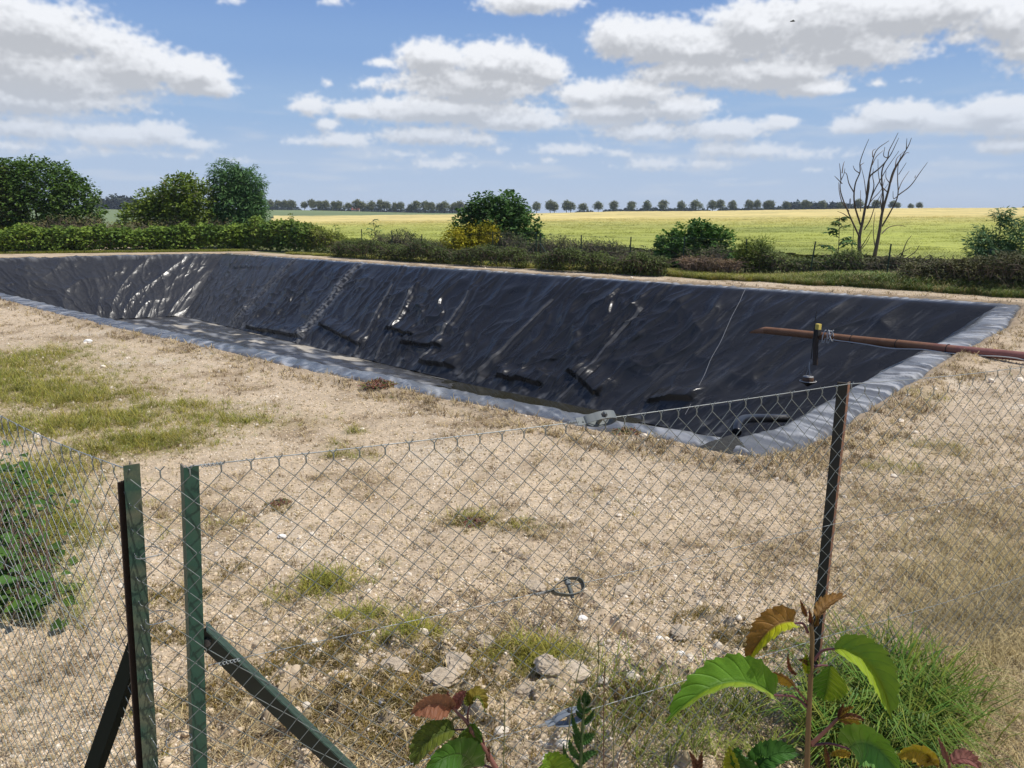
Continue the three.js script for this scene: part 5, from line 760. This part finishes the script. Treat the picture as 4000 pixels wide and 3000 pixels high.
  const knot = (mb, p, d) => { const q = []; for (let i = 0; i <= 40; i++) { const t = i / 40, a = t * 6.283 * 6; q.push(p.clone().addScaledVector(d, .008 + t * .055).add(V(0, Math.cos(a) * .0042, Math.sin(a) * .0042))); } mb.tube(q, .0014, 4, tc, false); };
  for (const [h, r, sag] of [[HT, .0016, .013], [.84, .0011, .008], [.36, .0011, .004]]) {
    const w = new MB(); w.tube(wirePts(pB, pC, () => h, sag, fenceR), r, 5, tc); w.tube(wirePts(pC, pD, (t) => h - .03 * t, .012, fenceR), r, 5, tc); w.tube(wirePts(pD, pE, () => h - .03, .01, fenceR), r, 5, tc); knot(w, rel(flat(pB, h), fenceR).add(V(.02, 0, .006)), run); w.build('tension_wire', wireMat, fenceR);
    const l = new MB(), rL = rel(flat(pL, 0), fenceL); l.tube(wirePts(pA, pL, () => h, .012, fenceL), r, 5, tc); l.tube(wirePts(pL, pM, () => h, .008, fenceL), r, 5, tc); l.build('tension_wire', wireMat, fenceL);
  }
  { const t = new MB(); for (const h of [1.16, .98, .62]) { const c = rel(flat(pA, h), fenceL), q = []; const lean = (HT - h) * .05; for (let i = 0; i <= 18; i++) { const a = i / 18 * 6.6; q.push(c.clone().add(V(lean + .004 + Math.cos(a) * .033, .004 * Math.sin(a * 2) + .01 * (i / 18), -.012 + Math.sin(a) * .03))); } t.tube(q, .0014, 4, tc); } t.build('tie_wire', wireMat, fenceL); tag(t && fenceL.children[fenceL.children.length - 1], null, null, null, 'stuff'); }
  // wire tensioners: a bent strap frame with a winding pin and coiled tail
  const tens = (name, px, py, h, turnUp, col, label) => {
    const k0 = rayDir(px, py); let u = .5; for (let i = 0; i < 40; i++) { const p = pB.clone().lerp(pC, u), s = p.x / -p.z - k0.x / -k0.z; u -= s * .4; } const c = pB.clone().lerp(pC, u); c.y = h; const g = new THREE.Group(); g.name = 'tensioner'; g.scale.setScalar(.8); g.position.copy(rel(c, fenceR)).add(V(0, 0, .012)); g.rotation.order = 'YXZ'; g.rotation.y = runTurn; g.rotation.x = turnUp; fenceR.add(g); if (label) g.userData.label = label;
    const m = std({ roughness: .65, metalness: .1 }), f = new MB(), W = .034, N = 40, path = []; // strap outline in the x-y plane, strap width along z
    for (let i = 0; i <= N; i++) { const t = i / N * Math.PI * 2, ex = Math.cos(t), ey = Math.sin(t); path.push(V(.062 * Math.sign(ex) * Math.pow(Math.abs(ex), .8) - (ex < -.6 ? .012 * (-ex - .6) / .4 : 0), .033 * Math.sign(ey) * Math.pow(Math.abs(ey), .75) * (ex < 0 ? 1 + ex * .35 : 1), 0)); }
    const strap = (P, th) => { const rows = P.map((p, i) => { const q = P[Math.min(P.length - 1, i + 1)].clone().sub(P[Math.max(0, i - 1)]).normalize(), n = V(-q.y, q.x, 0).multiplyScalar(th); return [[n, -W / 2], [n, W / 2], [n.clone().negate(), W / 2], [n.clone().negate(), -W / 2]].map(([o, z]) => f.v(p.x + o.x, p.y + o.y, z, col)); }); for (let i = 0; i < rows.length - 1; i++) for (let j = 0; j < 4; j++) f.quad(rows[i][j], rows[i][(j + 1) % 4], rows[i + 1][(j + 1) % 4], rows[i + 1][j]); };
    strap(path, .0015); strap([V(-.072, .003, 0), V(-.085, .001, 0), V(-.108, 0, 0)], .0016); f.build('strap_frame', m, g, true);
    const s = new MB(); s.tube([V(.0, -.045, 0), V(.0, .042, 0)], .0085, 10, col); for (let i = 0; i < 6; i++) { const q = []; for (let j = 0; j <= 14; j++) { const a = j / 14 * 6.283; q.push(V(Math.cos(a) * .0115, .012 + i * .0028, Math.sin(a) * .0115)); } s.tube(q, .0016, 4, tc, false); } s.tube([V(0, .016, .01), V(.03, .006, .006), V(.064, 0, 0)], .0014, 4, tc); s.build('winding_pin', m, g);
    const hd = new THREE.CylinderGeometry(.0125, .0125, .004, 6); hd.setAttribute('color', new THREE.BufferAttribute(new Float32Array(hd.attributes.position.count * 3).fill(.03), 3)); const ho = shadows(new THREE.Mesh(hd, m)); ho.position.y = .036; ho.name = 'pin_head'; g.add(ho);
    const coil = new MB(), q = []; for (let i = 0; i <= 56; i++) { const t = i / 56, a = t * 6.283 * 7; q.push(V(-.103 - t * .045, Math.cos(a) * .0048, Math.sin(a) * .0048)); } coil.tube(q, .0015, 4, tc, false); coil.build('wire_coil', m, g);
  };
  tens('t', 2345, 1668, HT - .011, .8, [.13, .145, .14], 'pale grey tensioner on the top wire'); tens('t', 2222, 2283, .832, -.75, [.10, .11, .10], 'dark tensioner on the middle wire'); tens('t', 2222, 2825, .356, .15, [.15, .17, .19], 'blue grey tensioner on the bottom wire');
}
/* ---------- saplings in front ---------- */
const bigLeafMat = leafMat({ roughness: .52, transmission: .42, bumpMap: tex(256, (u, v) => { const x = Math.abs(u - .5) * 2, vein = Math.abs(((v * 9 - x * 1.6) % 1 + 1) % 1 - .5) * 2, mid = sstep(.0, .09, x); const l = clamp(.25 + .6 * (1 - Math.pow(Math.abs(1 - vein), 6)) * mid + .1 * noise(u * 60, v * 60)); return [l, l, l]; }), bumpScale: .002 });
// blade of a leaf along base-mid-tip, fold: how far the halves close, tilt: turn about the midrib
function bladeMB(a, m, b, width, tilt, fold, c1, c2, serr = 1) {
  const mb = new MB(), cv = new THREE.QuadraticBezierCurve3(a, m.clone().multiplyScalar(2).sub(a.clone().add(b).multiplyScalar(.5)), b), N = 30, K = 5, rows = []; const len = a.distanceTo(b), view = V(0, EYE, 0).sub(a).normalize();
  for (let j = 0; j <= N; j++) {
    const t = j / N, p = cv.getPoint(t), tg = cv.getTangent(t); let s = tg.clone().cross(view).normalize(), n = s.clone().cross(tg).normalize(); const ca = Math.cos(tilt), sa = Math.sin(tilt), s2 = s.clone().multiplyScalar(ca).addScaledVector(n, sa), n2 = n.clone().multiplyScalar(ca).addScaledVector(s, -sa);
    let w = width / 2 * Math.pow(Math.sin(Math.PI * Math.pow(t * .985 + .015, .72)), .8); if (t > .86) w *= lerp(1, .35, sstep(.86, 1, t)) ; const row = [];
    for (let i = -K; i <= K; i++) { const q = i / K, tooth = Math.abs(i) === K ? 1 + .07 * serr * ((j & 1) ? 1 : -.6) : 1, x = Math.abs(q) * w * tooth, ang = fold + .25 * Math.abs(q); const pt = p.clone().addScaledVector(s2, Math.sign(q) * x * Math.cos(ang)).addScaledVector(n2, x * Math.sin(ang) + .003 * Math.sin(j * 1.35 - Math.abs(q) * 2) * Math.abs(q)).addScaledVector(tg, Math.abs(i) === K ? .004 * serr * ((j & 1) ? 1 : 0) : 0); const mixc = q < 0 ? c1 : c2, vn = .82 + .3 * Math.min(1, Math.abs(q) * 4) + .08 * noise(t * 18, q * 4); row.push(mb.v(pt.x, pt.y, pt.z, [mixc[0] * vn, mixc[1] * vn, mixc[2] * vn], .5 + q * .5, t)); }
    rows.push(row);
  }
  for (let j = 0; j < N; j++) for (let i = 0; i < 2 * K; i++) mb.quad(rows[j][i], rows[j][i + 1], rows[j + 1][i + 1], rows[j + 1][i]);
  return mb;
}
const RED = [.20, .075, .045], PUR = [.12, .035, .04];
function bladePart(g, a, m, b, w, tilt, fold, c1, c2, serr) { const mb = bladeMB(a, m, b, w, tilt, fold, c1, c2, serr); const O = g.position; for (let i = 0; i < mb.p.length; i += 3) { mb.p[i] -= O.x; mb.p[i + 1] -= O.y; mb.p[i + 2] -= O.z; } return mb.build('leaf', bigLeafMat, g); }
function stalk(g, name, pts, r0, r1, c) { const mb = new MB(); mb.tube(new THREE.CatmullRomCurve3(pts.map(p => p.clone().sub(g.position))).getPoints(24), (t) => lerp(r0, r1, t), 8, (t, j) => { const n = .85 + .4 * noise(t * 30, j * 5); return [c[0] * n, c[1] * n, c[2] * n]; }); return mb.build(name, std({ roughness: .55 }), g); }
{
  const S = (x, y, d = 1.2) => at(2500 + x * .678, 2200 + y * .678, d);
  const g = base('cherry_sapling', (() => { const p = S(965, 1180); return V(p.x, 0, p.z); })()); tag(g, 'young sapling with big serrated drooping leaves in front of the rusty post', 'sapling');
  const root = g.position.clone().add(V(.005, -.03, 0));
  const st = stalk(g, 'stem', [root, S(950, 1500), S(962, 1180), S(972, 900), S(985, 620), S(992, 430), S(985, 350)], .0062, .0036, [.165, .10, .035]);
  const G1 = [.12, .25, .022], G2 = [.24, .34, .018], YG = [.40, .43, .012], BR = [.25, .135, .035], OR = [.44, .29, .03];
  const pet = (a, m, b) => stalk(g, 'petiole', [a, m, b], .0026, .0017, PUR);
  pet(S(970, 835), S(900, 775), S(770, 760, 1.17)); bladePart(g, S(770, 760, 1.17), S(480, 690, 1.12), S(140, 930, 1.10), .085, -.5, .55, G2, G1);
  pet(S(968, 400), S(940, 350), S(885, 345, 1.19)); bladePart(g, S(885, 338, 1.19), S(745, 385, 1.17), S(612, 580, 1.18), .066, -.25, .62, YG, BR);
  bladePart(g, S(1022, 322), S(1085, 235, 1.22), S(1188, 185, 1.24), .032, .5, .5, BR, BR);
  pet(S(1003, 560), S(1050, 505), S(1122, 492, 1.19)); bladePart(g, S(1122, 492, 1.19), S(1330, 600, 1.17), S(1450, 902, 1.17), .078, .35, .5, [.17, .28, .03], [.28, .38, .02]);
  pet(S(1003, 600), S(1030, 590), S(1080, 590, 1.23)); bladePart(g, S(1095, 592, 1.23), S(1080, 690, 1.24), S(1057, 792, 1.24), .074, .15, .35, G2, G1);
  bladePart(g, S(885, 705), S(820, 650, 1.19), S(735, 632, 1.19), .026, .6, .5, OR, BR); stalk(g, 'petiole', [S(965, 805), S(930, 760), S(885, 705)], .002, .0014, RED);
  bladePart(g, S(962, 310), S(945, 260), S(925, 215), .011, .3, .6, BR, RED); bladePart(g, S(985, 350), S(990, 320), S(975, 265), .014, .3, .7, RED, BR); bladePart(g, S(1000, 360), S(1015, 340), S(1020, 300), .012, -.3, .7, OR, BR); bladePart(g, S(970, 640), S(960, 570), S(965, 530), .016, .2, .4, YG, G2); bladePart(g, S(985, 590), S(950, 565), S(912, 555), .010, .2, .5, BR, RED); bladePart(g, S(905, 640), S(865, 600), S(855, 515), .010, .2, .5, RED, BR);
  stalk(g, 'side_shoot', [S(985, 1045), S(1060, 975), S(1140, 895)], .0042, .0026, RED); bladePart(g, S(1140, 895), S(1225, 885), S(1298, 912), .014, .2, .5, RED, BR); bladePart(g, S(1145, 890), S(1160, 850), S(1172, 815), .010, .3, .6, RED, BR); bladePart(g, S(1150, 885), S(1190, 850), S(1225, 832), .012, .4, .6, BR, OR); bladePart(g, S(1150, 905), S(1230, 940), S(1292, 1026), .030, .3, .5, OR, BR);
  pet(S(985, 1050), S(1090, 1040), S(1205, 1070, 1.17)); bladePart(g, S(1205, 1060, 1.17), S(1340, 1050, 1.13), S(1500, 1230, 1.10), .085, -.3, .4, G1, [.12, .26, .05]); bladePart(g, S(1215, 1105), S(1150, 1085), S(1095, 1105), .02, .4, .5, OR, OR); bladePart(g, S(1090, 1185), S(1080, 1110), S(1062, 1040), .012, .3, .5, BR, RED); bladePart(g, S(1420, 1085), S(1395, 1050), S(1378, 1012), .010, .3, .5, BR, OR);
}
{
  const S = (x, y, d = 1.28) => at(2500 + x * .678, 2200 + y * .678, d);
  const g = base('leafy_shoot', (() => { const p = S(730, 1300); return V(p.x, 0, p.z); })()); tag(g, 'low dark leafy shoot cut by the bottom edge left of the big sapling', 'sapling');
  stalk(g, 'stem', [g.position.clone(), S(720, 1500), S(690, 1240), S(660, 1150)], .006, .003, [.16, .11, .05]);
  bladePart(g, S(640, 1230), S(760, 1110), S(920, 1105), .06, .3, .3, [.045, .12, .016], [.05, .14, .02]); bladePart(g, S(700, 1260), S(590, 1130), S(585, 1080), .05, .4, .3, [.05, .13, .016], [.05, .14, .02]); bladePart(g, S(680, 1250), S(730, 1150), S(740, 1120), .04, .2, .3, [.07, .17, .02], [.06, .16, .02]); bladePart(g, S(540, 1240), S(530, 1140), S(512, 1055), .038, .2, .4, [.26, .28, .02], [.32, .33, .02]);
  bladePart(g, S(330, 1230), S(320, 1150), S(280, 1080), .018, .2, .5, BRN(), BRN()); bladePart(g, S(340, 1230), S(350, 1150), S(358, 1085), .016, .2, .5, BRN(), BRN());
  function BRN() { return [.17, .08, .04]; }
}
{
  const S = (x, y, d = 1.25) => at(2500 + x * .678, 2200 + y * .678, d);
  const g = base('leafy_shoot', (() => { const p = S(1790, 1300); return V(p.x, 0, p.z); })()); tag(g, 'small shoot with yellow and pinkish young leaves at the bottom right', 'sapling');
  stalk(g, 'stem', [g.position.clone(), S(1790, 1450), S(1785, 1240), S(1782, 1150)], .005, .0025, RED);
  bladePart(g, S(1700, 1165), S(1600, 1080), S(1470, 1122), .05, .5, .4, [.32, .22, .02], [.42, .33, .02]); bladePart(g, S(1780, 1150), S(1755, 1080), S(1718, 1005), .014, .3, .5, [.30, .14, .11], [.3, .14, .1]); bladePart(g, S(1795, 1152), S(1880, 1130), S(1965, 1185), .036, .4, .4, [.30, .13, .10], [.26, .10, .08]); bladePart(g, S(1700, 1170), S(1690, 1120), S(1650, 1100), .03, .4, .5, [.3, .2, .03], [.25, .15, .03]);
}
{
  const S = (x, y, d = 1.3) => at(1333 + x * .603, 2000 + y * .603, d);
  const g = base('cherry_sapling', (() => { const p = S(1000, 1659); return V(p.x, 0, p.z); })()); tag(g, 'small sapling with red young leaves left of the thistle at the bottom', 'sapling');
  stalk(g, 'stem', [g.position.clone(), S(1075, 1850), S(990, 1640), S(920, 1520), S(850, 1425), S(800, 1345), S(735, 1282), S(690, 1175)], .0068, .002, [.24, .10, .07]);
  const DG = [.05, .13, .014], OL = [.15, .17, .02];
  bladePart(g, S(720, 1275), S(590, 1245, 1.28), S(450, 1312, 1.27), .056, .3, .35, [.27, .115, .06], [.30, .15, .08]); bladePart(g, S(740, 1275), S(775, 1205), S(815, 1170), .03, .3, .5, [.30, .12, .09], [.26, .10, .07]); bladePart(g, S(735, 1280), S(705, 1220), S(690, 1165), .013, .3, .6, [.28, .09, .06], RED);
  stalk(g, 'petiole', [S(822, 1370), S(820, 1300), S(838, 1245)], .0022, .0014, PUR); bladePart(g, S(835, 1250), S(890, 1195), S(935, 1300), .035, .6, .5, [.24, .19, .03], OL); bladePart(g, S(838, 1248), S(825, 1215), S(815, 1165), .02, .3, .4, OL, [.3, .25, .03]);
  stalk(g, 'petiole', [S(850, 1430), S(800, 1410), S(735, 1412)], .0024, .0016, PUR); bladePart(g, S(735, 1408, 1.3), S(560, 1490, 1.27), S(470, 1650, 1.26), .062, -.3, .45, [.12, .15, .02], [.085, .12, .02]);
  stalk(g, 'petiole', [S(925, 1510), S(912, 1460), S(880, 1410)], .002, .0015, PUR); bladePart(g, S(850, 1370), S(830, 1450), S(790, 1535), .055, .2, .35, [.09, .17, .016], [.12, .19, .02]);
  stalk(g, 'petiole', [S(770, 1330), S(725, 1345), S(722, 1440), S(728, 1570)], .0022, .003, [.20, .16, .04]);
  bladePart(g, S(860, 1655), S(740, 1570, 1.24), S(530, 1690, 1.2), .075, .25, .25, DG, [.06, .15, .016]); stalk(g, 'petiole', [S(985, 1665), S(920, 1640), S(860, 1655)], .0024, .0016, PUR); bladePart(g, S(960, 1620), S(955, 1570), S(960, 1525), .012, .3, .5, RED, [.22, .08, .05]);
}
{
  const S = (x, y, d = 1.3) => at(1333 + x * .603, 2000 + y * .603, d); const g = base('leafy_shoot', (() => { const p = S(1380, 1800); return V(p.x, 0, p.z); })()); tag(g, 'single bright green leaf tip rising from the bottom edge left of the thistle', 'sapling'); stalk(g, 'stem', [g.position.clone(), S(1385, 1950), S(1400, 1720)], .004, .002, RED); bladePart(g, S(1420, 1790), S(1365, 1640), S(1320, 1578), .085, .1, .15, [.15, .26, .018], [.17, .28, .02]);
}
{ // thistle and tall weeds near the bottom middle
  const S = (x, y, d = 1.75) => at(1333 + x * .603, 2000 + y * .603, d); const g = base('thistle', (() => { const p = S(1545, 1800); return V(p.x, 0, p.z); })()); tag(g, 'narrow leaved dark green weed in front of the bottom tensioner', 'weed');
  stalk(g, 'stem', [g.position.clone(), S(1550, 1659), S(1562, 1400), S(1580, 1200)], .006, .003, [.07, .12, .03]); const c = [.05, .12, .025];
  for (const [a, m, b, w] of [[[1560, 1480], [1520, 1400], [1495, 1300], .018], [[1565, 1380], [1610, 1340], [1640, 1280], .016], [[1570, 1300], [1545, 1260], [1548, 1190], .016], [[1575, 1260], [1600, 1220], [1598, 1170], .016], [[1572, 1240], [1580, 1200], [1582, 1160], .018], [[1555, 1500], [1600, 1470], [1640, 1440], .03], [[1552, 1600], [1500, 1540], [1480, 1470], .022], [[1550, 1640], [1600, 1580], [1660, 1560], .024], [[1552, 1560], [1530, 1480], [1500, 1440], .018], [[1578, 1230], [1600, 1240], [1615, 1215], .012], [[1570, 1300], [1595, 1290], [1625, 1262], .013], [[1568, 1340], [1540, 1310], [1525, 1290], .012], [[1545, 1659], [1470, 1600], [1440, 1500], .018]]) bladePart(g, S(...a), S(...m), S(...b), w, .3, .3, c, [.06, .14, .03], 1.6);
}
{ // flowering grass stalks
  const S = (x, y, d = 1.9) => at(1333 + x * .603, 2000 + y * .603, d); const say = ['tall thin grass stalk crossing the mesh left of the weed', 'tall thin seeding grass stalk rising right of the weed', 'brownish dock stalk standing right of the weed', 'thin stalk at the bottom between the small sapling and the weed', 'thin grass stalk right of the brownish dock stalk', 'curved brown grass stalk nearest the big sapling'];
  [[[1440, 1720], [1490, 1300], [1545, 1000], [1620, 800]], [[1640, 1720], [1650, 1300], [1665, 1000], [1665, 800]], [[1700, 1700], [1700, 1400], [1706, 1000]], [[1050, 1720], [1055, 1500], [1060, 1230]], [[1760, 1700], [1765, 1500], [1755, 1330]], [[1780, 1720], [1820, 1540], [1890, 1420], [1920, 1380]]].forEach((L, i) => { const P = L.map(([x, y]) => S(x, y)), g = base('grass_stalk', V(P[0].x, 0, P[0].z)); tag(g, say[i], 'grass'); const mb = new MB(); const Q = [g.position.clone(), ...P].map(p => p.clone().sub(g.position)); mb.tube(new THREE.CatmullRomCurve3(Q).getPoints(30), (t) => lerp(.002, .0011, t), 5, i === 2 || i === 5 ? [.16, .09, .05] : [.16, .17, .06]); mb.build('stem', M.dry, g); const sd = new MB(), cv = new THREE.CatmullRomCurve3(Q), rr = rng(50 + i); for (let k = 0; k < 34; k++) { const t = .74 + .26 * rr(), p = cv.getPoint(t), dr = V(gauss() * .5, 1, gauss() * .5).normalize(); leafQuad(sd, p, dr, V(1, 0, .3).normalize(), .016, .005, vary(i === 2 ? [.17, .09, .045] : [.22, .19, .08], .2)); } sd.build('seed_head', M.dry, g); });
}
{ // broad leaved climber behind the left fence run
  const g = base('bramble_patch', gnd(150, 2250)); tag(g, 'dark broad leaved weeds growing behind the side fence at the left edge', 'plant'); const O = g.position, mb = new MB(), rr = rng(77), col = () => vary([.065, .135, .02], .35, rr);
  for (let k = 0; k < 900; k++) { const t = rr(), px = lerp(-150, 330, rr() * rr()) + 20 * gauss(), py = lerp(1880, 2480, t), p = gnd(px, py); const h = .03 + .35 * rr() * sstep(330, -50, px); p.y = groundH(p.x, -p.z) + h; p.sub(O); const a = rr() * 6.28; const dir = V(Math.cos(a), -.2 + .5 * (rr() - .5), Math.sin(a)).normalize(), nor = V((rr() - .5) * .9, 1, (rr() - .5) * .9 + .3); nor.addScaledVector(dir, -nor.dot(dir)).normalize(); leafQuad(mb, p, dir, nor, .05 + .06 * rr(), .045 + .045 * rr(), col()); }
  mb.build('leaves', M.leaf, g); const st = []; for (let k = 0; k < 26; k++) { const a = gnd(lerp(-120, 300, rr()), lerp(1950, 2450, rr())), b = gnd(lerp(-120, 250, rr()), lerp(1950, 2450, rr())); a.sub(O); b.sub(O); const m = a.clone().lerp(b, .5).add(V(0, .2 + .2 * rr(), 0)); b.y += .1; st.push([[a, m, b], .004, .002]); } stemsMB(st, [.10, .06, .04]).build('stems', M.wood, g);
}
renderer.render(scene, camera);
